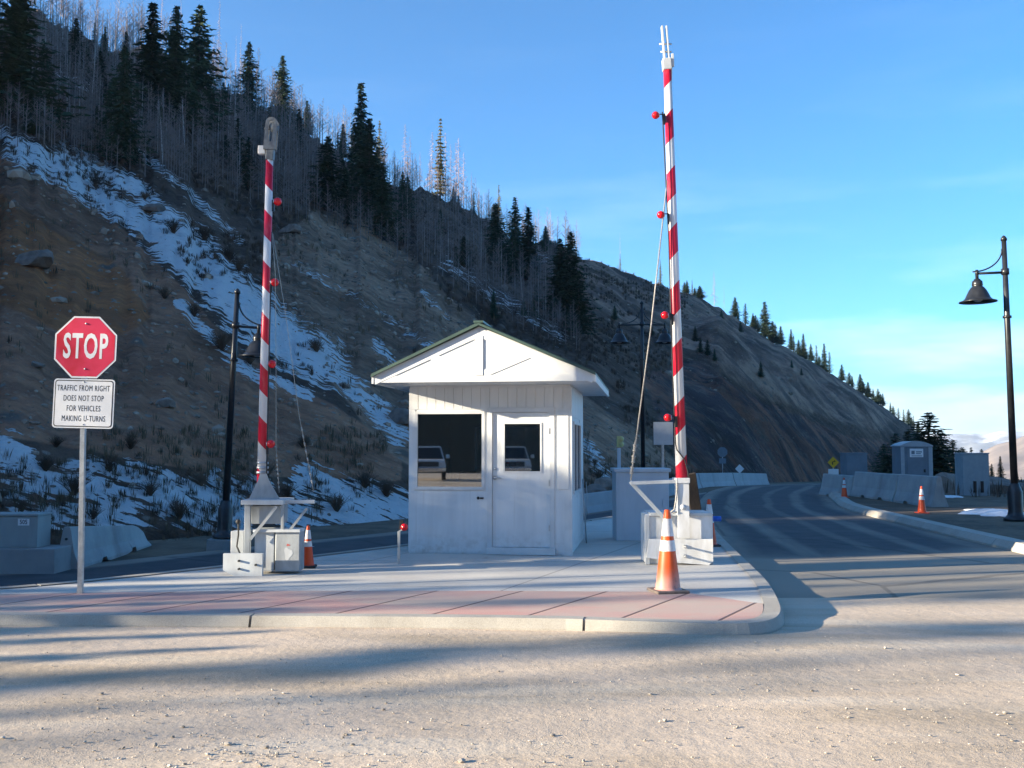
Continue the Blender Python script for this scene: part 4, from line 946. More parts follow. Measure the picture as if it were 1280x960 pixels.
# ------------------------------------------------------------ traffic cones
def cone_mat(): 
    t = NT('cone_orange', .45); X_, Y_, Z_ = t.sep(t.tc.outputs['Object']); f = t.ramp(t.math('ADD', Z_, t.math('MULTIPLY', t.noise(t.coords(), 9, 5), .10)), .10, .34, 1, 0)
    c = t.mix(t.math('MULTIPLY', f, .9), (.80, .115, .02), (.70, .36, .30)); sm = t.ramp(t.noise(t.coords('Object', (1, 1, .6)), 11, 6, .7), .60, .68, 0, 1)
    t.color(t.mix(t.math('MULTIPLY', sm, f), c, (.12, .10, .09))); return t.m
M['cone_faded'] = cone_mat(); M['cone'] = simple('cone_orange_clean', (.80, .085, .015), (.68, .07, .015), .45)
M['cone_white'] = simple('reflective_collar', (.80, .80, .80), (.62, .61, .60), .4, scale=14)
def cone(loc, h, label, mat, base_mat, rot=0, tilt=(0, 0)):
    r = empty('traffic_cone', loc, rot, tilt); tag(r, label, 'traffic cone', 'orange traffic cones')
    rb, rt = h * .155, h * .034; rad = lambda z: rb + (rt - rb) * (z - .03) / (h - .03)
    mb = MB(); prof = [(rad(.03) * 1.12, .03), (rad(.05), .045)] + [(rad(z), z) for z in np.linspace(.06, h - .01, 16)] + [(rt * .75, h), (0, h)]
    mb.lathe(prof, 28); bd = mb.build('cone_body', mat, r)
    for za, zb_ in ((.40 * h + .1 * h, .50 * h + .13 * h), (.68 * h, .68 * h + .21 * h)):
        m_ = MB(); m_.lathe([(rad(za) + .0025, za), (rad(zb_) + .0025, zb_)], 28); m_.build('reflective_collar', M['cone_white'], bd)
    mb = MB(); s = h * .205; mb.box(-s, s, -s, s, 0, .032, bev=.012); mb.build('base', base_mat, r); return r
b = G(835, 740, ZI); M['cone_base_worn'] = simple('worn_cone_base', (.22, .17, .14), (.12, .10, .09), .8, scale=12)
cone((b.x, b.y, ZI), .885, 'large faded orange cone with two white bands, in front of right barrier gate', M['cone_faded'], M['cone_base_worn'], R(12))
b = G(384.5, 709.5, ZI); cone((b.x, b.y, ZI), .545, 'orange cone standing against the grey cabinet of the left barrier gate', M['cone'], M['rubber'], R(5))
cone((P(886.5, 640, 15.9).x, 15.9, ZI), .74, 'cone half hidden behind the white box of the right barrier gate', M['cone'], M['rubber'])
cone((P(870.5, 640, 17.6).x, 17.6, ZI), .60, 'cone almost hidden behind the brown plank leaning by the right barrier pole', M['cone'], M['rubber'], tilt=(0, R(5)))
b = G(1152.5, 640, .15); cone((b.x, b.y, zg1(b.x, b.y) - .01), .66, 'orange cone in front of the concrete barriers, beside the road kerb', M['cone'], M['cone'])
b = G(1055.5, 622, .13); cone((b.x, b.y, zg1(b.x, b.y) - .01), .64, 'farthest orange cone, before the leftmost concrete barrier across the road', M['cone'], M['cone'])

# ------------------------------------------------------------ things round the island
r = empty('leaning_plank', (P(872, 645, 14.6).x, 14.6, ZI)); o0 = Vector(r.location); mb = MB()
mb.bar((0.07, 0, 0), Q(862.5, 592, 14.35), .16, .05, bev=.008); mb.build('plank', M['wood_dark'], r); mb = MB(); mb.bar((.17, .05, 0), Q(866, 612, 14.4), .06, .05, bev=.006); mb.build('strut', M['wood_dark'], r)
tag(r, 'dark brown weathered plank leaning behind the right barrier pole', 'plank')
r = empty('utility_cabinet', (P(804, 675, 16.8).x, 16.8, ZI)); o0 = Vector(r.location); tag(r, 'plain white electrical cabinet with thin lid, behind and right of the booth', 'utility cabinet')
mb = MB(); a = Q(770.5, 675, 16.8); b = Q(836, 590, 16.8); mb.box(a.x, b.x, 0, .65, 0, b.z, bev=.008); cb = mb.build('cabinet_body', M['util_white'], r)
mb = MB(); t_ = Q(836, 585.5, 16.8); mb.box(a.x - .03, b.x + .03, -.04, .69, b.z + .001, t_.z, bev=.008); mb.build('lid', M['util_white'], r)
mb = MB(); mb.box(a.x + .04, b.x - .04, -.006, -.001, .10, b.z - .08, bev=.002); dd = mb.build('door', M['util_white'], r); mb = MB(); mb.bar((b.x - .10, -.02, .55), (b.x - .10, -.02, .70), .02, .02, bev=.004); mb.build('handle', M['util_white'], dd)
Yb = 21.5; q = P(829, 600, Yb); r = empty('road_sign', (q.x, Yb, ZI if Yb < 20 else .1)); o0 = Vector(r.location)
tag(r, 'back of a square white metal sign rising above the white electrical cabinet', 'road sign'); a = Q(817, 556, Yb); b = Q(841, 527.5, Yb)
mb = MB(); mb.box(a.x, b.x, -.01, -.006, a.z, b.z, bev=.0015); mb.build('sign_plate', M['sign_back'], r); mb = MB(); mb.box(-.025, .025, -.005, .04, 0, b.z - .03); mb.build('post', M['steel'], r)
Yb = 18.2; q = P(774, 600, Yb); r = empty('signal_post', (q.x, Yb, ZI)); o0 = Vector(r.location); tag(r, 'short white post with small yellowish signal head above the white electrical cabinet', 'signal post')
mb = MB(); b = Q(774, 560, Yb); mb.box(-.03, .03, -.02, .04, 0, b.z, bev=.004); mb.build('post', M['util_white'], r)
mb = MB(); a = Q(771, 559, Yb); b = Q(777.5, 545, Yb); mb.box(a.x, b.x, -.03, .05, a.z, b.z, bev=.006); mb.ball(((a.x + b.x) / 2 + .035, -.01, b.z - .055), .05, 8); mb.ball(((a.x + b.x) / 2 + .035, -.01, a.z + .055), .05, 8); mb.build('signal_head', M['yellow_grn'], r)
q = G(733, 679, ZI); r = empty('marker_stake', q, 0, (0, R(-3))); tag(r, 'thin grey metal stake leaning beside the right wall of the booth', 'stake'); mb = MB(); mb.tube([(0, 0, 0), (0, 0, 1.05)], .012, 8); mb.tube([(.0, .0, .3), (.06, 0, .72), (.05, 0, 1.0)], .006, 6); mb.build('rod', M['gate_grey'], r)
q = G(498.5, 705, ZI); r = empty('marker_stake', q); o0 = Vector(q); tag(r, 'short grey stake with a red reflector, left of the booth wall', 'stake'); mb = MB(); b = Q(498, 664, q.y); mb.box(-.018, .018, -.012, .012, 0, b.z, bev=.003); mb.bar((0, 0, b.z), (.06, 0, b.z + .03), .02, .02); mb.build('rod', M['gate_grey'], r)
mb = MB(); c_ = Q(505.5, 659, q.y); mb.ball(c_, .05, 10, (1, 1, 1)); mb.build('reflector', M['red_lens'], r); mb = MB(); mb.bar(c_ + Vector((-.05, .03, -.03)), c_ + Vector((-.04, .03, .09)), .05, .03, bev=.005); mb.build('bracket', M['rubber'], r)

# left utility box on its pad
Yb = 17.0; zb_ = zg1(-7.6, Yb); pf = P(30, 718, Yb); r = empty('utility_box', (P(22, 718, Yb).x, Yb, zb_ )); o0 = Vector(r.location); tag(r, 'pale grey utility box numbered 505 on a concrete pad, at left edge', 'utility box')
a = Q(-26, 720, Yb); b = Q(68.5, 686, Yb); c_ = Q(45, 646, Yb)
mb = MB(); mb.box(a.x, b.x, 0, .75, -.1, b.z, bev=.015); mb.build('pad', M['conc_base'], r)
mb = MB(); x0_ = Q(-22, 686, Yb + .1).x; x1_ = Q(45.5, 686, Yb + .1).x; xm_ = Q(10.5, 686, Yb + .1).x
mb.box(x0_, x1_,   .12, .62, b.z + .001, c_.z, bev=.012); bd = mb.build('cabinet_body', M['cab_grey'], r)
mb = MB(); mb.box(x0_ - .015, x1_ + .015,   .10, .64, c_.z + .001, c_.z + .045, bev=.01); mb.build('lid', M['cab_grey'], r)
mb = MB(); mb.box(xm_, x1_ - .02, .112, .118, b.z + .04, c_.z - .03, bev=.002); dr = mb.build('door', M['cab_grey'], r)
l0 = Q(22, 657, Yb + .1); l1 = Q(36.5, 648.5, Yb + .1); mb = MB(); mb.box(l0.x, l1.x, .106, .1115, l0.z, l1.z); lb = mb.build('label_plate', M['white_film'], r)
text('lettering', '505', M['black_film'], .105, ((l0.x + l1.x) / 2, .105, (l0.z + l1.z) / 2), (R(90), 0, 0), lb, sx=.85, bold=.001, ext=.0005)

# jersey barriers
def jersey(a, b, h, label, mat, group='concrete jersey barriers', scup=True, droop=0, taper=0, w=.46, name='jersey_barrier', za=None, zb=None):
    a, b = Vector(a), Vector(b); L = (b - a).length; r = empty(name, a, math.atan2(b.y - a.y, b.x - a.x)); tag(r, label, 'barrier', group)
    prof = [(-w / 2, 0), (-w / 2, .08 * h / .8), (-w * .30, .33 * h / .8), (-w * .135, h - .02), (-w * .10, h), (w * .10, h), (w * .135, h - .02), (w * .30, .33 * h / .8), (w / 2, .08 * h / .8), (w / 2, 0)]
    cuts = [0, .03]; holes = []
    if scup: holes = [(L * .27, L * .27 + .32), (L * .68, L * .68 + .32)]
    xs_ = sorted(set([0, .02, L - .02, L] + [v for hh in holes for v in (hh[0], hh[0] + .06, hh[1] - .06, hh[1])] + list(np.linspace(.1, L - .1, 14))))
    vs = []; fs = []; n_ = len(prof); dz = (zb if zb is not None else a.z) - a.z
    for x in xs_:
        lift = 0
        for hh in holes:
            if hh[0] + .05 < x < hh[1] - .05: lift = .10
            elif hh[0] <= x <= hh[1]: lift = .03
        e = .012 if x in (0, L) else 0
        dd = -droop * max(0, (x / L - .82) / .18) ** 2 * h
        for (y, z) in prof: vs.append((x, y * (1 - e * 2), max(z * (1 - taper * x / L), lift) + dz * x / L + (dd * (z / h)) - (e if z > .5 * h else 0)))
    for i in range(len(xs_) - 1):
        for k in range(n_): k2 = (k + 1) % n_; fs.append((i * n_ + k, i * n_ + k2, (i + 1) * n_ + k2, (i + 1) * n_ + k))
    fs += [tuple(range(n_)), tuple((len(xs_) - 1) * n_ + k for k in range(n_))[::-1]]
    mb = MB(); mb.add(vs, fs); mb.build('barrier_body', mat, r)
    mb = MB(); mb.tube([(-.03, 0, h * .72), (-.001, 0, h * .72)], .022, 8); mb.tube([(-.03, 0, h * .36), (-.001, 0, h * .36)], .022, 8); mb.build('loop', M['rubber'], r); return r
p0 = P(71, 708, 17.3); p1 = P(176, 690, 22.0); p0.z = zg1(p0.x, 17.6) - .01; p1.z = p0.z
p0.y += .35; p1.z = P(176, 692, 22).z; jersey((p0.x, p0.y, p0.z), (p1.x, p1.y, p0.z), .78, 'pale concrete barrier with sloping end, beside the utility box at left', M['conc_bar'], droop=.22, taper=.42, zb=p0.z + .02)
Rz = lambda px, Y: (P(px, 600, Y).x, Y, zg1(P(px, 600, Y).x, Y) - .02)
jersey(Rz(1031, 36.2), Rz(1068.5, 33.0), .80, 'leftmost of the three concrete barriers across the road', M['conc_bar'])
jersey(Rz(1071, 32.8), Rz(1124, 29.4), .82, 'middle of the three concrete barriers across the road', M['conc_bar'])
jersey(Rz(1126, 29.2), Rz(1174, 26.6), .84, 'rightmost of the three concrete barriers, in front of the portable toilet', M['conc_bar'])
# long far barrier wall, four lengths
fw = [(728, 32.2), (772, 33.6), (822, 37.6), (872, 43.0), (915, 48.5), (958, 58.0)]
names = ['low concrete barrier wall length right beside the booth', 'low concrete barrier wall length behind the white electrical cabinet', 'low concrete barrier wall length behind the right barrier pole', 'low concrete barrier wall length right of the barrier pole along the far road edge', 'farthest low concrete barrier wall length, where the road bends away']
for i in range(5):
    a = Rz(fw[i][0], fw[i][1]); b = Rz(fw[i + 1][0] - 1, fw[i + 1][1]); jersey(a, b, .66, names[i], M['conc_wall'], 'low barrier wall along the far road edge', scup=False, zb=b[2])

# toilets and cabinets across the road
Yb = 38.0; zb_ = zg1(P(1147, 600, Yb).x, Yb); r = empty('portable_toilet', (P(1146.5, 600, Yb).x, Yb, zb_), R(-4)); o0 = Vector(r.location); tag(r, 'grey blue portable toilet with curved roof behind the concrete barriers', 'portable toilet')
hw = .575; top = Q(1146, 551, Yb).z; mb = MB(); mb.box(-hw, hw, 0, 1.15, .12, top - .18, bev=.03); bd = mb.build('cabin', M['bin_grey'], r)
mb = MB(); arc = [(x, top - .18 + .17 * (1 - (x / (hw + .03)) ** 2)) for x in np.linspace(-hw - .03, hw + .03, 15)]; mb.prism([(-hw - .03, top - .22)] + arc + [(hw + .03, top - .22)], -.05, 1.2); mb.build('roof', M['bin_roof'], r)
mb = MB(); mb.box(-.36, .36, -.03, -.001, .2, top - .26, bev=.012); dr = mb.build('door', M['bin_grey'], r); mb = MB(); mb.box(-.26, .24, -.036, -.031, top - .62, top - .30, bev=.001); lb = mb.build('label_plate', M['white_film'], dr)
mb = MB()
for (x0_, x1_, z0_, z1_) in ((-.03, .19, .40, .44), (-.03, .15, .47, .50), (-.2, .19, .56, .585), (-.2, -.08, .38, .51)): mb.box(x0_, x1_, -.0385, -.0365, top - z1_, top - z0_)
mb.build('printed_lines', M['bin_grey'], lb); mb = MB(); mb.box(.24, .31, -.05, -.031, top - 1.2, top - 1.08, bev=.008); mb.build('handle', M['black'], dr)
MB().box(hw - .13, hw + .015, -.02, .0, .15, top - .24, bev=.006).build('corner_post', M['bin_roof'], r); MB().box(-hw - .015, -hw + .12, -.02, 0, .15, top - .24, bev=.006).build('corner_post', M['bin_roof'], r); mb = MB(); mb.box(-hw - .02, hw + .02, -.03, 1.2, 0, .12, bev=.02); mb.build('skid', M['bin_grey'], r)
Yb = 42.0; r = empty('utility_cabinet', (P(1071, 600, Yb).x, Yb, zg1(P(1071, 600, Yb).x, Yb))); o0 = Vector(r.location); tag(r, 'blue grey box cabinet behind the leftmost concrete barrier across the road', 'utility cabinet')
mb = MB(); a = Q(1058.5, 600, Yb); b = Q(1084, 567.5, Yb); mb.box(a.x, b.x, 0, .8, 0, b.z, bev=.015); mb.build('cabinet_body', M['bin_grey'], r); mb = MB(); mb.box(a.x - .02, b.x + .02, -.02, .82, b.z + .001, b.z + .05, bev=.01); mb.build('lid', M['bin_grey'], r); mb = MB(); mb.box(a.x + .05, b.x - .05, -.012, -.001, .1, b.z - .08, bev=.003); mb.build('door', M['bin_grey'], r)
Yb = 33.0; r = empty('utility_cabinet', (P(1220, 600, Yb).x, Yb, zg1(P(1220, 600, Yb).x, Yb) - .01)); o0 = Vector(r.location); tag(r, 'grey upright cabinet with two dark vents, right of the portable toilet', 'utility cabinet')
mb = MB(); a = Q(1204.5, 617, Yb); b = Q(1236, 567.5, Yb); mb.box(a.x, b.x, 0, .6, 0, b.z, bev=.015); cb = mb.build('cabinet_body', simple('pale_blue_grey', (.27, .32, .35), (.23, .28, .31), .5), r)
mb = MB(); mb.box(a.x - .02, b.x + .02, -.02, .62, b.z + .001, b.z + .04, bev=.01); mb.build('lid', M['bin_roof'], r)
for px in (1218.5, 1227.5):
    q = Q(px, 609, Yb); mb = MB(); mb.box(q.x - .05, q.x + .05, -.03, -.001, q.z - .18, q.z + .20, bev=.008); mb.build('vent', M['black'], r)

# signs across the road
def diamond(px, py, Y, s, mat, label, extra=None, arrow=False, zb=None):
    q = P(px, py, Y); z0 = zg1(q.x, Y) if zb is None else zb; r = empty('road_sign', (q.x, Y, z0)); tag(r, label, 'road sign'); h = q.z - z0
    mb = MB(); mb.prism([(-s, h), (0, h - s), (s, h), (0, h + s)], -.012, -.008); pl = mb.build('sign_plate', mat, r)
    if arrow:
        mb = MB(); mb.prism([(x * .55, h + z * .55) for x, z in ((-.12, -.22), (-.02, -.22), (-.02, .0), (.10, .08), (.12, .0), (.24, .12), (.08, .22), (.09, .15), (-.12, .05))], -.0145, -.0125); mb.build('arrow', M['black_film'], pl)
    mb = MB(); mb.bar((0, .01, 0), (0, .01, h + s * .6), .06, .04); mb.build('post', M['steel'] if extra != 'wood' else M['wood_dark'], r); return r, h, s
r, h, s = diamond(1041.5, 578, 52, .30, M['yellow'], 'yellow diamond sign with black arrow and white plate, at far bend', arrow=True)
mb = MB(); mb.box(-.27, .27, -.012, -.008, h - .62, h - .34, bev=.001); mb.build('lower_plate', M['white_film'], r)
diamond(1178.5, 580, 58, .27, M['yellow'], 'small yellow diamond sign before the dark conifers, right of the portable toilet', 'wood')
diamond(924.5, 586, 56, .26, M['white_film'], 'small pale diamond sign at far roadside below the rocky cliff')
q = P(903, 565, 57); z0 = zg1(q.x, 57); r = empty('road_sign', (q.x, 57, z0)); tag(r, 'dull back of a round sign over a small plate, above the far barrier wall', 'road sign'); h = q.z - z0
mb = MB(); mb.prism([(.30 * math.cos(R(22.5 + 45 * k)), h + .30 * math.sin(R(22.5 + 45 * k))) for k in range(8)], -.012, -.008); mb.build('sign_plate', M['bin_grey'], r); mb = MB(); mb.box(-.2, .2, -.012, -.008, h - .66, h - .36); mb.build('lower_plate', M['bin_grey'], r); mb = MB(); mb.bar((0, .01, 0), (0, .01, h + .2), .05, .04); mb.build('post', M['steel'], r)

# snow patch and boulders on the right
def patch(name, cx, cy, rx, ry, h, label):
    n, m_ = 40, 10; vs = [(cx, cy, zg1(cx, cy) + h)]; fs = []
    for j in range(1, m_ + 1):
        for k in range(n):
            a = 2 * math.pi * k / n; rr2 = 1 + float(fbm(np.array([3 * math.cos(a) + cx]), np.array([3 * math.sin(a) + cy]), 77, 4)[0]) * 1.1
            x = cx + rx * rr2 * j / m_ * math.cos(a); y = cy + ry * rr2 * j / m_ * math.sin(a)
            vs.append((x, y, zg1(x, y) + h * (1 - (j / m_) ** 2) - .02 * (j == m_) + .02 * float(fbm(np.array([x * 5]), np.array([y * 5]), 3, 3)[0])))
    for k in range(n): fs.append((0, 1 + k, 1 + (k + 1) % n))
    for j in range(m_ - 1):
        for k in range(n): a = 1 + j * n + k; b = 1 + j * n + (k + 1) % n; fs.append((a, a + n, b + n, b))
    mb = MB(); mb.add(vs, fs, True); o = mb.build(name, M['snow']); tag(o, label, 'snow', kind='stuff')
M['snow'] = simple('old_snow', (.78, .80, .83), (.62, .62, .62), .9, scale=3, bump=.5, bscale=30)
q = G(1243, 641, .15); patch('snow_patch', q.x, q.y, .75, 1.1, .09, 'old snow patch on bare dirt near the right lamp post')
q = G(1188, 621, .15); patch('snow_patch', q.x, q.y, .45, .5, .05, 'tiny snow patch on dirt before the boulders')
q = Vector((-4.9, 21.4)); patch('snow_patch', q.x + .0, q.y + .3, .75, .35, .06, 'thin ploughed snow strip at the road edge left of the lamp footing')
def boulder(loc, s, label, seed, mat):
    bm = bmesh.new(); bmesh.ops.create_icosphere(bm, subdivisions=3, radius=1)
    rs = np.random.default_rng(int(seed)); pn = rs.normal(0, 1, (14, 3)); pn /= np.linalg.norm(pn, axis=1)[:, None]; pd = rs.uniform(.55, .85, 14)
    for v in bm.verts:
        for n_, d_ in zip(pn, pd):
            e = float(np.dot(n_, v.co)) - d_
            if e > 0: v.co -= Vector(n_) * e
        p_ = v.co.copy() * 1.25; k = 1 + .35 * float(fbm(np.array([p_.x * 1.3 + seed]), np.array([p_.y * 1.3 + p_.z * 2.1]), seed, 4)[0]); v.co = Vector((p_.x * s[0] * k, p_.y * s[1] * k, max(-.25, p_.z * k) * s[2]))
    me = bpy.data.meshes.new('boulder'); bm.to_mesh(me); bm.free(); me.materials.append(mat); o = bpy.data.objects.new('boulder', me); C.objects.link(o); o.location = loc; tag(o, label, 'boulder', 'boulders')
    return o
M['rock'] = simple('tan_rock', (.25, .21, .18), (.15, .12, .10), .9, scale=3, bump=.6, bscale=12); M['rock2'] = simple('brown_rock', (.19, .15, .125), (.11, .09, .08), .9, scale=3, bump=.6, bscale=12)
for (px, Y, s, l, m_) in ((1187, 36, (.75, .6, .62), 'rounded tan boulder behind the rightmost concrete barrier', 'rock'), (1200, 38, (.45, .4, .42), 'small tan boulder left of the grey vented cabinet', 'rock'),
                       (1247, 37, (.95, .7, .52), 'flat brown boulder right of the grey vented cabinet', 'rock2'), (1259, 40, (.6, .5, .30), 'low brown boulder near the right lamp post pole', 'rock2'),
                       (742, 35.0, (.55, .5, .55), 'brown boulder on the slope foot right of the booth', 'rock2'), (757, 36, (.7, .5, .5), 'tan boulder above the barrier wall beside the white electrical cabinet', 'rock')):
    x = P(px, 600, Y).x; boulder((x, Y, zg1(x, Y) + .1 + (.25 if px < 800 else 0)), s, l, px, M[m_])
for (px, py, s, l) in ((497, 527, .6, 'large brown boulder left of the booth wall'), (38, 330, .8, 'rocky outcrop boulder on the brown cut above the stop sign'), (190, 262, .7, 'boulder beside the snow band on upper slope'), (210, 508, .28, 'pale boulder on the brown slope right of the stop sign'), (45, 455, .2, 'small pale rock on brown slope left of the stop sign'), (362, 290, .8, 'tan outcrop boulder at the top of the middle ridge cut'), (118, 460, .14, 'tiny pale stone on brown slope just right of the stop sign')):
    q = hill_pt(px, py); boulder(q, (s, s * .8, s * .7), l, px + 5, M['rock' if 'pale' in l or 'tan' in l else 'rock2'])

# two parked pickups behind the photographer, mirrored in the booth window and door
def wheel(mb_t, parent, x, y, r_=.40):
    e = empty('wheel', (x, y, r_)); e.parent = parent
    A_ = Matrix.Rotation(R(90), 3, 'Y'); mb = MB(); mb.lathe([(r_ * .6, -.12), (r_ * .95, -.12), (r_, -.08), (r_, .08), (r_ * .95, .12), (r_ * .6, .12)], 24, ax=A_); mb.build('tyre', M['rubber'], e)
    mb = MB(); mb.lathe([(0, -.05), (r_ * .6, -.06), (r_ * .62, -.1), (r_ * .62, .1), (r_ * .6, .06), (0, .05)], 20, ax=A_); mb.build('rim', M['chrome'], e)
def pickup(loc, rz, paint, label):
    r = empty('pickup_truck', loc, rz); tag(r, label, 'pickup truck', 'white pickups mirrored in the booth glass')
    W = .95; sec = [(-2.6, .55, .95), (-2.55, .5, 1.08), (-1.2, .48, 1.12), (-.9, .48, 1.12), (.6, .48, 1.10), (2.4, .5, 1.10), (2.55, .55, 1.05)]
    vs = []; fs = []
    for (y, z0, z1) in sec: vs += [(-W, y, z0), (W, y, z0), (W * 1.02, y, (z0 + z1) / 2), (W * .95, y, z1), (-W * .95, y, z1), (-W * 1.02, y, (z0 + z1) / 2)]
    for i in range(len(sec) - 1):
        for k in range(6): fs.append((i * 6 + k, i * 6 + (k + 1) % 6, (i + 1) * 6 + (k + 1) % 6, (i + 1) * 6 + k))
    fs += [tuple(range(6)), tuple(36 + k for k in range(6))[::-1]]; MB().add(vs, fs).build('body', paint, r)
    mb = MB(); lo = [(-.86, -1.15), (.86, -1.15), (.86, .75), (-.86, .75)]; up = [(-.68, -.45), (.68, -.45), (.68, .55), (-.68, .55)]
    mb.add([(x, y, 1.11) for x, y in lo] + [(x, y, 1.72) for x, y in up] + [(x * .97, y, 1.80) for x, y in up], [(4, 5, 9, 8), (5, 6, 10, 9), (6, 7, 11, 10), (7, 4, 8, 11), (8, 9, 10, 11)])
    for i in range(4): mb.bar((*lo[i], 1.11), (*up[i], 1.74), .07, .07)
    mb.build('cab', paint, r)
    mb = MB(); k = .985; mb.add([(x * k, y * k, 1.115) for x, y in lo] + [(x * k, y * k, 1.72) for x, y in up], [(0, 1, 5, 4), (1, 2, 6, 5), (2, 3, 7, 6), (3, 0, 4, 7)]); mb.build('windscreen', M['black'], r)
    mb = MB(); mb.box(-.95, .95, -2.78, -2.62, .45, .68, bev=.03); mb.build('bumper', M['chrome'], r)
    mb = MB(); mb.box(-.60, .60, -2.63, -2.605, .72, .98, bev=.01); mb.build('grille', M['black'], r)
    for s in (-1, 1):
        mb = MB(); mb.box(s * .79 - .13, s * .79 + .13, -2.64, -2.60, .76, .96, bev=.02); mb.build('headlight', M['headlight'], r)
        for y in (-1.75, 1.65): wheel(None, r, s * .86, y)
        mb = MB(); mb.box(s * 1.08 - .1, s * 1.08 + .1, -.95, -.88, 1.15, 1.35, bev=.02); mb.build('wing_mirror', paint, r)
    return r
M['truck_tan'] = simple('truck_cream', (.74, .70, .62), (.6, .56, .5), .3)
pickup((-15.6, -23.0, zg1(-15.6, -23)), R(180 - 20), M['truck_white'], 'white pickup truck mirrored in the big window of the booth')
pickup((-11.2, -24.5, zg1(-11.2, -24.5)), R(180 - 17), M['truck_tan'], 'cream pickup truck mirrored in the door window of the booth')
# ------------------------------------------------------------ trees
def leaf_mat(name, c1, c2, rough=.8):
    t = NT(name, rough, 0, .2); oi = t.n.new('ShaderNodeObjectInfo'); p = t.pos()
    c = t.mix(t.ramp(t.noise(p, 1.2, 4, .7), .3, .7), c1, c2); c = t.mix(1, c, t.ramp(oi.outputs['Random'], 0, 1, .7, 1.3), 'MULTIPLY'); t.color(c)
    t.b.inputs['Subsurface Weight'].default_value = 0; return t.m
M['needles'] = leaf_mat('dark_needles', (.026, .048, .028), (.055, .08, .042)); M['needles2'] = leaf_mat('sunlit_needles', (.13, .12, .035), (.19, .15, .05))  # needles2 has golden sunlight put into its colour, for the lit skyline conifers
M['bark'] = leaf_mat('conifer_bark', (.07, .055, .045), (.12, .10, .085)); M['aspen'] = leaf_mat('bare_pale_bark', (.46, .41, .38), (.27, .235, .22)); M['dead'] = leaf_mat('dead_grey_twigs', (.48, .34, .28), (.30, .21, .18))
M['twig'] = leaf_mat('bare_purple_twigs', (.25, .20, .185), (.15, .12, .112))

def quads(C0, A, B):
    """card per row: centre C0, half axes A, B"""
    V = np.stack([C0 - A - B, C0 + A - B * .3, C0 + A * .3 + B, C0 - A * .7 + B * .7], 1); n = len(C0)
    return V.reshape(-1, 3), np.arange(n * 4).reshape(n, 4)
def conifer(name, H, W, seed, mat, nw=26, dens=1.0, gap=0.0, base=.06, droop=.28, power=.85, bark=None, card=.19):
    r_ = np.random.default_rng(seed); root = empty(name, (0, 0, -500))
    mb = MB(); mb.tube([(0, 0, -.6), (0, 0, H * .5), (r_.normal(0, .03), 0, H)], [H * .014 + .04, H * .008 + .02, .012], 7); mb.build('trunk', bark or M['bark'], root)
    Cs, As, Bs = [], [], []
    for w in range(nw):
        f = w / (nw - 1) ; z0 = H * (base + (1 - base) * f ** .95); L0 = W * (1 - f) ** power * (.72 + .4 * r_.random()) + .10
        nb = int(5 + 4 * (1 - f)); 
        for b in range(nb):
            if r_.random() < gap: continue
            a = 6.283 * (b + r_.random() * .8) / nb; L = L0 * r_.uniform(.62, 1.15); d = np.array([math.cos(a), math.sin(a)])
            ns = max(4, int(L / .085 * dens)); s = (np.arange(ns) + r_.random(ns) * .7 + .4) / ns
            x = s * L; z = z0 - droop * x * (1 - .45 * s) + r_.normal(0, .04, ns) + .05 * L * s ** 3
            side = r_.normal(0, .10 + .13 * L, ns) * (1.05 - s) * .9
            c = np.stack([x * d[0] - side * d[1], x * d[1] + side * d[0], z], 1); sz = card * (1.15 - .5 * s) * r_.uniform(.6, 1.4, ns)
            an = a + r_.normal(0, .7, ns); A = np.stack([np.cos(an), np.sin(an), -droop * .9 + r_.normal(0, .25, ns)], 1) * sz[:, None] * 1.35
            B = np.stack([-np.sin(an) * .5, np.cos(an) * .5, r_.normal(0, .45, ns)], 1) * sz[:, None] * .62
            Cs.append(c); As.append(A); Bs.append(B)
    V, F = quads(np.concatenate(Cs), np.concatenate(As), np.concatenate(Bs)); np_mesh('crown', V, F, mat, root); return root
def bare(name, H, seed, mat, nb=22, spread=.16, up=.9, sub=3, rad=.045, droop=False, bark=None, lo=.28):
    r_ = np.random.default_rng(seed); root = empty(name, (0, 0, -500)); mb = MB(); b1, b2 = r_.normal(0, .12, 2)
    tr = lambda f: Vector((b1 * f * f * H * .12, b2 * math.sin(f * 3) * .2, H * f)); mb.tube([(0, 0, -.6)] + [tr(f) for f in (.02, .25, .5, .75, 1)], [rad * 1.1, rad, rad * .8, rad * .6, rad * .4, rad * .12], 5); mb.build('trunk', bark or mat, root)
    mb = MB()
    for i in range(nb):
        f = lo + (1 - lo) * (i + r_.random()) / nb; p0 = tr(f); a = r_.uniform(0, 6.28); L = H * spread * (1.15 - f) * r_.uniform(.6, 1.3) * (1.0 if not droop else .8)
        zup = (-.35 if droop else up) * L; p2 = p0 + Vector((math.cos(a) * L, math.sin(a) * L, zup)); p1 = p0.lerp(p2, .5) + Vector((0, 0, -.10 * L if not droop else .12 * L))
        mb.tube([p0, p1, p2], [.024, .017, .008], 3, cap=False)
        for k in range(sub):
            u = r_.uniform(.3, .95); q = p0.lerp(p2, u); a2 = a + r_.normal(0, .9); l2 = L * r_.uniform(.25, .5)
            mb.tube([q, q + Vector((math.cos(a2) * l2, math.sin(a2) * l2, (-.3 if droop else .9) * l2))], [.014, .007], 3, cap=False)
    mb.build('crown', M['twig'] if mat is M['aspen'] else mat, root, recalc=False); return root
CON = [conifer('conifer', 10, 2.5, 1, M['needles'], nw=34), conifer('conifer', 10, 1.9, 2, M['needles'], nw=38), conifer('conifer', 10, 2.9, 3, M['needles'], nw=32, gap=.06, power=.7), conifer('conifer', 10, 1.6, 4, M['needles'], nw=26, gap=.2, dens=.8)]
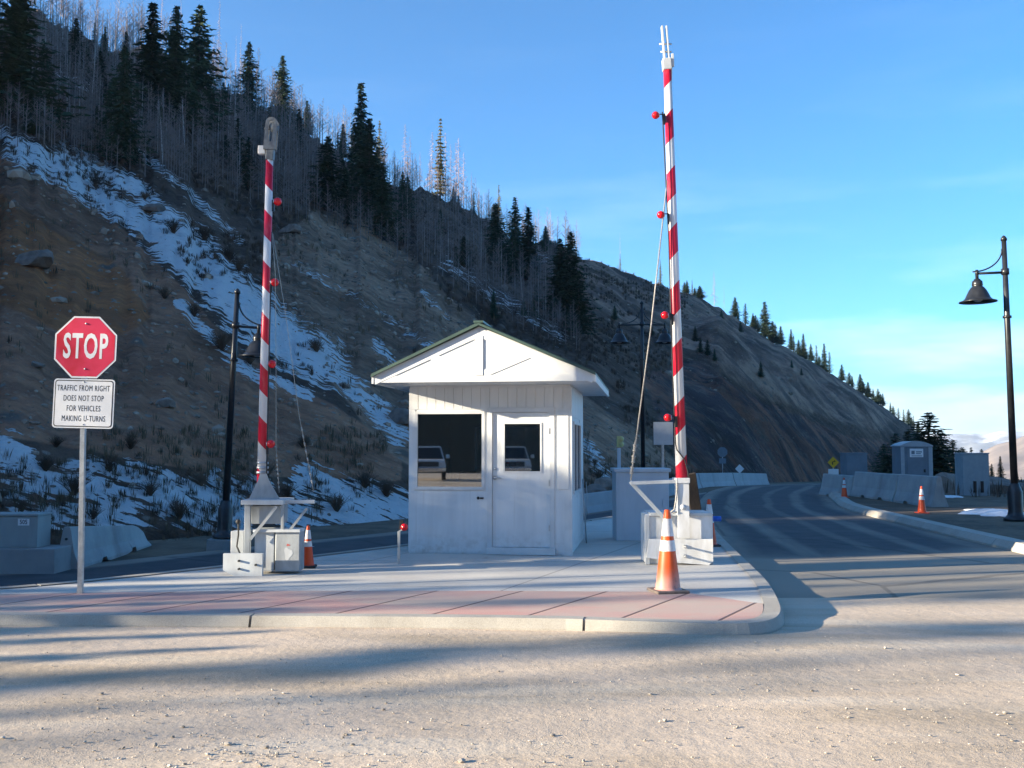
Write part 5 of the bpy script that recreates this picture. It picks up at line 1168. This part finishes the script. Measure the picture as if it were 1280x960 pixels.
YEL = conifer('conifer', 10, 1.7, 8, M['needles2'], nw=22, gap=.15)
DEAD = [bare('dead_conifer', 10, 11, M['dead'], nb=70, spread=.15, sub=4, droop=True, rad=.07, lo=.12), bare('dead_conifer', 10, 12, M['dead'], nb=44, spread=.10, sub=3, droop=True, rad=.06, lo=.3)]
ASP = [bare('bare_aspen', 8, 21 + i, M['aspen'], nb=20 + 4 * i, spread=.17, rad=.065) for i in range(5)]
protos_used = set()
def plant(proto, loc, h, ph, label, cat, group, wide=1.0, lean=(0, 0)):
    if id(proto) in protos_used: o = copy_tree(proto)
    else: o = proto; protos_used.add(id(proto))
    o.location = loc; s = h / ph; o.scale = (s * wide, s * wide, s); o.rotation_euler = (lean[0], lean[1], random.uniform(0, 6.28)); tag(o, label, cat, group); return o
def tree_px(proto, px, ptop, pbase, label, cat, group, ph=10, wide=1.0, tv=None, lean=(0, 0)):
    q = hill_pt(px, pbase) if tv is None else hill_pt(px, tv=tv)
    top = P(px, ptop, q.y); return plant(proto, q, max(.8, top.z - q.z), ph, label, cat, group, wide, lean)
GC, GD, GA = 'dark conifers on the shaded hillside', 'dead grey conifers on the hillside', 'bare aspens on the shaded hillside'
spec = [(18, -25, 150, 0, 1.4, 'large dark spruce at the upper left corner'), (150, 60, 205, 2, .8, 'dark spruce low in the thicket, second big one from the left corner'), (186, 6, 150, 1, 1.2, 'tall dark spruce leftmost of the three on the skyline at upper left'),
        (216, 10, 160, 0, 1.0, 'middle dark spruce of the three on the skyline at upper left'), (243, 9, 165, 2, .95, 'rightmost dense spruce of the three on the skyline at upper left'), (308, 54, 150, 2, .8, 'dark ragged spruce on the skyline, just left of the left barrier arm'),
        (350, 71, 160, 0, 1.0, 'dark cone-shaped spruce on skyline directly above the left barrier arm tip'), (448, 106, 250, 1, .9, 'tallest narrow spire of spruce on the skyline right of the left barrier arm'), (458, 150, 275, 0, 1.2, 'broad dark spruce under the tall narrow spire'),
        (408, 172, 265, 2, 1.25, 'wide bushy dark spruce between left barrier arm and the tall narrow spire'), (475, 205, 300, 0, 1.1, 'dark spruce low on the ridge right of the tall narrow spire'), (620, 255, 330, 2, 1.0, 'dark spruce on the skyline above the booth roof peak'),
        (642, 248, 340, 0, .9, 'dark spruce with sunlit top on the skyline above the booth'), (658, 260, 350, 1, 1.2, 'narrow dark spruce right of the sunlit-topped one above the booth'), (700, 300, 400, 0, 1.2, 'dark spruce at the right end of the forest edge'),
        (712, 292, 410, 2, .9, 'last bushy dark spruce where the forest meets the bare ridge'), (722, 340, 420, 0, 1.0, 'dark spruce standing below the forest edge beside the bare ridge'), (615, 362, 400, 0, .8, 'small lone dark spruce on the slope behind the booth roof')]
for px, a, b, k, w, l in spec: tree_px(CON[k], px, a, b, l, 'conifer', 'large dark spruces on the hillside', wide=w * 1.25)
for px, a, b, l in ((549, 150, 215, 'small yellow sunlit conifer on the skyline right of the tall spire'), (470, 152, 215, 'yellow-tinged conifer right behind the tall narrow spire'), (272, 128, 150, 'small yellowish bush-like conifer on the skyline'), (384, 132, 165, 'yellow conifer left of the pale bare trunks on the skyline'), (621, 232, 290, 'yellow-green lit top of a conifer on the skyline above the booth'),
                    (773, 318, 338, 'small yellow bush-like conifer at the foot of the bare mast tree'), (861, 350, 376, 'yellow sunlit conifer on the bare ridge right of the right barrier arm'), (822, 325, 356, 'slim sunlit conifer on the ridge just left of the right barrier arm'), (709, 283, 312, 'pale slim conifer poking above the end of the forest')):
    tree_px(YEL, px, a, b, l, 'conifer', 'yellow sunlit conifers', tv=1.0, wide=.8)
q = tree_px(DEAD[1], 773, 290, 336, 'tall bare mast-like dead trunk alone on the ridge left of the right arm', 'dead tree', None, tv=1.0, wide=.5)
for px, a, k in ((545, 175, 0), (560, 180, 0), (566, 178, 0), (578, 190, 0), (510, 170, 0), (586, 215, 0), (534, 195, 0), (604, 240, 0), (670, 275, 0), (502, 155, 0), (540, 165, 0), (556, 166, 0), (572, 172, 0), (548, 160, 1), (524, 190, 0), (596, 235, 0), (686, 262, 0), (679, 275, 1), (694, 270, 1), (890, 338, 0), (903, 358, 1), (300, 30, 1), (291, 45, 1), (270, -5, 1), (200, -30, 1), (222, -8, 1), (120, -40, 1), (262, 45, 0), (1004, 412, 0), (1042, 455, 1)):
    tree_px(DEAD[k], px, a, sky_row(px) + 3, 'leafless grey-brown dead conifer on the hillside skyline', 'dead tree', GD, tv=1.0, wide=.9 if k == 0 else .6)
for px, a in ((928, 380), (937, 392), (955, 378), (963, 402), (966, 405), (975, 408), (985, 412), (990, 420), (1003, 418), (1012, 430), (1020, 432), (1027, 430), (1034, 440), (1050, 456), (1074, 468), (1082, 478), (1088, 486), (1096, 486), (1103, 492), (1126, 512), (1133, 512), (1120, 510), (915, 372), (945, 400), (1063, 470), (1111, 503), (875, 368), (845, 350), (995, 425), (1140, 520), (1148, 528)):
    tree_px(CON[random.choice((0, 1, 3))], px, a, 0, 'small dark conifer in the row along the far right skyline', 'conifer', 'small conifers along the far right skyline', tv=1.0, wide=random.uniform(1.1, 2.3))
for i in range(34):
    px = random.choice((870, 930, 965, 1010, 1045, 1085, 1110, 1135)) + random.gauss(0, 11); tree_px(CON[random.choice((0, 2))], px, sky_row(px) - random.uniform(5, 15), 0, 'small dark conifer in the row along the far right skyline', 'conifer', 'small conifers along the far right skyline', tv=1.0, wide=random.uniform(1.4, 2.6))
for px, py, h in ((900, 400, 12), (922, 415, 14), (948, 470, 18), (866, 430, 22), (872, 440, 18), (880, 445, 20), (890, 450, 14), (1000, 470, 10), (930, 440, 12), (812, 420, 16), (765, 400, 18), (985, 460, 10)):
    tree_px(CON[random.choice((0, 2))], px, py - h, py, 'little dark conifer scattered on the bare brown ridge', 'conifer', 'little conifers on the bare ridge', wide=1.3)
low = lambda px: np.interp(px, [0, 150, 250, 380, 470, 560, 650, 720], [165, 205, 225, 265, 300, 350, 405, 430])
for i in range(85):
    px = random.uniform(-60, 715); a = sky_row(max(0, px)); b = low(px); f = random.random() ** 1.2; py = a + (b - a) * f
    h = random.uniform(28, 66) * (1.0 if px < 500 else .75); tree_px(CON[random.randrange(4)], px, py - h * (.6 if f < .25 else 1), py, 'dark conifer among the bare trees of the shaded hillside forest', 'conifer', GC, wide=random.uniform(1.1, 1.6))
for i in range(275):
    px = random.uniform(-40, 720); a = sky_row(max(0, px)); b = low(px); f = random.random(); py = a + (b - a) * f; tv = None
    if i % 4 == 0: tv = random.uniform(.97, 1.0)
    h = random.uniform(38, 70) * (1.35 if px < 330 else .85); q = tree_px(ASP[i % 5], px, (a if tv else py) - h * (.65 if tv else 1), py, 'thin leafless grey trunk in the dense bare thicket on the hillside', 'bare tree', GA, ph=8, tv=tv, wide=random.uniform(.8, 1.2), lean=(random.gauss(0, .03), random.gauss(0, .03)))
for i, px in enumerate((408, 414, 419, 425, 430, 436, 441, 395)):
    tree_px(ASP[i % 5], px, 132 + i % 3 * 4, 175, 'pale sunlit bare trunk in the bright clump left of the tall spruce spire', 'bare tree', 'pale sunlit bare trunks on the skyline', ph=8, tv=1.0)
# the rest of the thicket as one mass
Vs, Fs, off = [], [], 0
src = []
for a_ in ASP:
    vs_, fs_ = [], []
    for ch in kids(a_):
        if len(ch.data.polygons) == 0: continue
        me = ch.data; v = np.array([x.co[:] for x in me.vertices]); f = [list(p_.vertices) for p_ in me.polygons if len(p_.vertices) == 4]
        fs_ += [[q_ + sum(len(z_) for z_ in vs_) for q_ in ff] for ff in f]; vs_.append(v)
    src.append((np.concatenate(vs_), np.array(fs_)))
for i in range(1500):
    px = random.uniform(-90, 725); a = sky_row(max(0, px)); b = low(px) + 12; f = random.random() ** .9; q = hill_pt(px, a + (b - a) * f) if f > .1 else hill_pt(px, tv=random.uniform(.95, 1))
    h = random.uniform(34, 66) / FPX * q.y * (.75 if px > 400 else 1); s = h / 8; v, f_ = src[i % 5]; an = random.uniform(0, 6.28); ca, sa = math.cos(an), math.sin(an)
    w = np.stack([(v[:, 0] * ca - v[:, 1] * sa) * s * 1.2, (v[:, 0] * sa + v[:, 1] * ca) * s * 1.2, v[:, 2] * s], 1) + np.array(q)
    Vs.append(w); Fs.append(f_ + off); off += len(w)
o = np_mesh('thicket', np.concatenate(Vs), np.concatenate(Fs), M['twig']); tag(o, 'dense mass of leafless purple-grey trees filling the hillside forest', 'thicket', kind='stuff')

# low brush and dry grass on the slope
def brush_mass(name, pts, sz, mat, label, nblade=26, flat=.8):
    n = len(pts); k = nblade; C0 = np.repeat(pts, k, 0); s = np.repeat(sz, k) * rng.uniform(.5, 1.2, n * k); a = rng.uniform(0, 6.28, n * k); sp = rng.uniform(.05, .75, n * k)
    base = C0 + np.stack([np.cos(a) * s * .25, np.sin(a) * s * .25, -s * .1], 1); tip = C0 + np.stack([np.cos(a) * s * sp, np.sin(a) * s * sp, s * flat * (1 - .4 * sp)], 1)
    w = np.stack([-np.sin(a), np.cos(a), 0 * a], 1) * (s * .028)[:, None]; mid = (base + tip) / 2 + np.stack([0 * a, 0 * a, s * .08], 1)
    V = np.stack([base - w * .4, base + w * .4, mid + w, tip, mid - w], 1).reshape(-1, 3); i = np.arange(n * k)[:, None] * 5
    F = np.concatenate([i + np.array([[0, 1, 2, 4]]), i + np.array([[4, 2, 3, 3]])], 0); F4 = F[:n * k]; T3 = F[n * k:, :3]
    V2 = V; F2 = np.concatenate([F4[:, [0, 1, 2]], F4[:, [0, 2, 3]], T3]); o = np_mesh(name, V2, F2, mat); tag(o, label, 'brush', kind='stuff'); return o
def scatter(n, fn, pxr=(-140, 860), tr=(.0, 1.0)):
    out, sz = [], []
    while len(out) < n:
        i = random.randrange(len(kc)); 
        if not pxr[0] < kc[i] < pxr[1]: continue
        j = int(random.random() ** .7 * 209 * tr[1]); p_ = fn(i, j)
        if random.random() < p_: out.append((HX[i, j], HY[i, j], HZ[i, j])); sz.append(HY[i, j] ** .5 * random.uniform(.055, .13))
    return np.array(out), np.array(sz)
bn = fbm(HK * .02, HT * 18, 91, 4)
def f_brush(i, j):
    s_ = max(soil1[i, j], soil2[i, j], cliff[i, j]); d = .9 - .93 * s_ 
    return max(0.0, d) * (bn[i, j] > -.05) + .012
pts, sz = scatter(6500, f_brush); M['brush'] = leaf_mat('dry_dark_brush', (.15, .10, .07), (.075, .052, .04))
brush_mass('brush', pts, sz * .5, M['brush'], 'dark leafless brush and sagebrush scattered over the snowy slope')
pts, sz = scatter(3000, lambda i, j: .9 * (HPY[i, j] > 540) * (bn[i, j] > -.12) + .10 * (bn[i, j] > 0)); M['grass'] = leaf_mat('dry_tan_grass', (.20, .15, .095), (.11, .085, .055))
brush_mass('dry_grass', pts, sz * .5, M['grass'], 'dry tan grass tufts at the foot of the slope', 14, 1.1)
pts, sz = scatter(6500, lambda i, j: .8 * max(soil1[i, j] * .5, soil2[i, j]) + .12, (-140, 1000)); t = NT('slope_rubble_stone', .9); t.color(t.mix(t.sep(t.voro(t.pos(), 2.0, out='Color'))[0], (.15, .105, .08), (.40, .32, .25)))
tag(stones('rubble', pts, sz * rng.gamma(1.6, .07, len(sz)) * .85, t.m, .7), 'loose stones and rubble strewn on the brown cut slope', 'rubble', kind='stuff')
# big shrubs in view on the snow, one by one
def shrub(seed):
    r_ = np.random.default_rng(seed); root = empty('shrub', (0, 0, -500)); mb = MB()
    for i in range(85):
        a = r_.uniform(0, 6.28); sp = r_.uniform(.1, .9); L = r_.uniform(.6, 1.1); p2 = Vector((math.cos(a) * sp * L * .8, math.sin(a) * sp * L * .8, L * (1 - .35 * sp)))
        mb.tube([(0, 0, -.1), p2 * .5 + Vector((0, 0, .06)), p2], [.014, .009, .004], 3, cap=False)
        for k in range(3):
            q = p2 * r_.uniform(.4, .95); d = Vector(r_.normal(0, .14, 3)); d.z = abs(d.z) + .06; mb.tube([q, q + d], [.006, .003], 3, cap=False)
    mb.build('branches', M['brush'], root, recalc=False); return root
SH = [shrub(5), shrub(6)]
for i, (px, py) in enumerate(((60, 590), (95, 620), (140, 590), (118, 650), (190, 620), (225, 650), (250, 610), (330, 600), (30, 640), (420, 640), (455, 610), (300, 340), (255, 300), (215, 290), (285, 325), (330, 360), (240, 395), (275, 440), (310, 455), (180, 250), (120, 235), (480, 620), (380, 560), (360, 620), (205, 375), (395, 440), (740, 580), (748, 600), (165, 560), (70, 560))):
    q = hill_pt(px, py); plant(SH[i % 2], q, (.5 if py > 520 else .7) * random.uniform(.6, 1.2), 1, 'dark leafless shrub poking out of the snow on the slope', 'shrub', 'leafless shrubs on the snowy slope', wide=1.2)

# dark conifers across the road on the right
GR = 'dark conifers behind the portable toilet'
for px, top, Y, w, k, l in ((1163, 517, 50, 2.2, 2, 'tall open-crowned dark pine right above the portable toilet'), (1121, 543, 56, 2.2, 0, 'dark conifer left of the portable toilet'), (1106, 556, 58, 2.0, 2, 'leftmost bushy dark conifer of the clump by the portable toilet'), (1178, 540, 54, 1.9, 2, 'bushy dark conifer under the tall pine, behind the yellow sign'),
                           (1136, 540, 60, 2.3, 1, 'dark conifer peeping over the portable toilet roof'), (1192, 552, 58, 2.2, 0, 'dark conifer left of the grey vented cabinet'), (1204, 560, 66, 2.2, 2, 'dark conifer behind the left edge of the grey vented cabinet'), (1148, 528, 64, 2.4, 3, 'slim conifer between the toilet roof and tall pine'),
                           (1251, 571, 75, 1.2, 1, 'small lone spruce against the tan hills, left of the right lamp post'), (1240, 580, 90, 1.3, 0, 'low spruce right behind the grey vented cabinet'), (1272, 590, 95, 1.2, 1, 'tiny spruce right of the right lamp post'), (1228, 562, 80, 1.3, 2, 'conifer top just above the right side of the grey vented cabinet'), (1215, 560, 85, 1.3, 0, 'conifer top just above the grey vented cabinet')):
    q = P(px, 600, Y); z0 = zg1(q.x, Y) - .2; tp_ = P(px, top, Y); plant(CON[k], (q.x, Y, z0), tp_.z - z0, 10, l, 'conifer', GR, wide=w)
# dry weeds along the barrier wall and by the boulders
wp = []
for i in range(420):
    px = random.uniform(730, 900); Y_ = np.interp(px, [730, 822, 900], [34, 40, 50]) + random.uniform(.2, 3); x = P(px, 600, Y_).x; wp.append((x, Y_, zg1(x, Y_) + .3))
for i in range(160):
    px = random.uniform(1175, 1300); Y_ = random.uniform(30, 60); x = P(px, 600, Y_).x; wp.append((x, Y_, zg1(x, Y_)))
brush_mass('dry_grass', np.array(wp), rng.uniform(.2, .7, len(wp)), M['brush'], 'dry brown weeds behind the low barrier wall and among the boulders', 12, 1.0)

# trees left of the photograph whose shadows fall across the island and the lot
sh = Vector((sun_dir.x, sun_dir.y)).normalized()
def caster(c, d, h, k, w=1.0, kind='c'):
    y0_ = c; x = sh.x * d; y = y0_ + sh.y * d; z = zg1(x, y); pr = CON[k] if kind == 'c' else ASP[k]
    plant(pr, (x, y, z), h, 10 if kind == 'c' else 8, 'roadside tree left of the lot, outside the photograph, seen only by its shadow', 'conifer' if kind == 'c' else 'bare tree', 'roadside trees left of the lot', wide=w)
CAST = [(8.4, 34, 16, 3, .2), (8.05, 42, 18, 3, .24), (7.3, 44, 18, 3, .10),
        (8.95, 13, 2.5, 0, 1.3), (9.6, 15, 3.0, 0, 1.2), (10.3, 15, 3.1, 2, 1.1), (10.95, 16, 3.2, 0, 1.3), (11.6, 15.5, 3.1, 2, 1.1), (12.3, 16, 3.3, 0, 1.3), (13.0, 17, 3.5, 0, 1.3), (13.1, 20, 4.2, 2, 1.2), (13.7, 18, 4.1, 2, 1.2), (14.2, 21.5, 6.7, 2, .9), (14.55, 21, 6.7, 2, .9), (14.35, 24, 7.4, 0, .8), (14.85, 21, 6.9, 0, .9), (15.4, 22, 7.4, 0, 1.0),
        (11.3, 30, 14, 3, .16), (10.1, 38, 16, 3, .22),
        (15.9, 28, 11, 2, 1), (17.0, 30, 13, 0, 1.1), (18.2, 33, 14, 2, 1.1), (16.2, 40, 13.6, 2, 1.0), (17.4, 42, 14, 0, 1.2), (18.8, 44, 14, 2, 1.2), (19.6, 36, 15, 0, 1.3), (20.8, 38, 14, 2, 1.2)]
for a in CAST: caster(*a)
HIC = conifer('conifer', 10, 1.6, 31, M['needles'], nw=20, base=.48, power=.6); CON.append(HIC)
for c_, d_, h_ in ((13.25, 32, 16.5),):
    caster(c_, d_, h_, 4, .2)
for c_, d_, h_, k in ((10.6, 40, 16, 1), (11.9, 44, 17, 3), (12.9, 40, 17, 0), (6.6, 60, 19, 1)): caster(c_, d_, h_, k, .8, 'a')

# ------------------------------------------------------------ air
hz = MB().box(-7500, 7500, -1600, 7600, -330, 330).build('haze', NT('haze_air').m)
m_ = hz.data.materials[0]; nt = m_.node_tree; nt.nodes.clear(); out = nt.nodes.new('ShaderNodeOutputMaterial'); pv = nt.nodes.new('ShaderNodeVolumePrincipled')
pv.inputs['Color'].default_value = (.80, .88, 1, 1); pv.inputs['Density'].default_value = 1.3e-4; pv.inputs['Anisotropy'].default_value = .2; nt.links.new(pv.outputs[0], out.inputs['Volume'])
tag(hz, 'thin blue haze filling the valley air', 'haze', kind='stuff')
# drop unused prototypes
for pr in CON + DEAD + ASP + [YEL] + SH:
    if id(pr) not in protos_used:
        for ch in kids(pr): bpy.data.objects.remove(ch)
        bpy.data.objects.remove(pr)
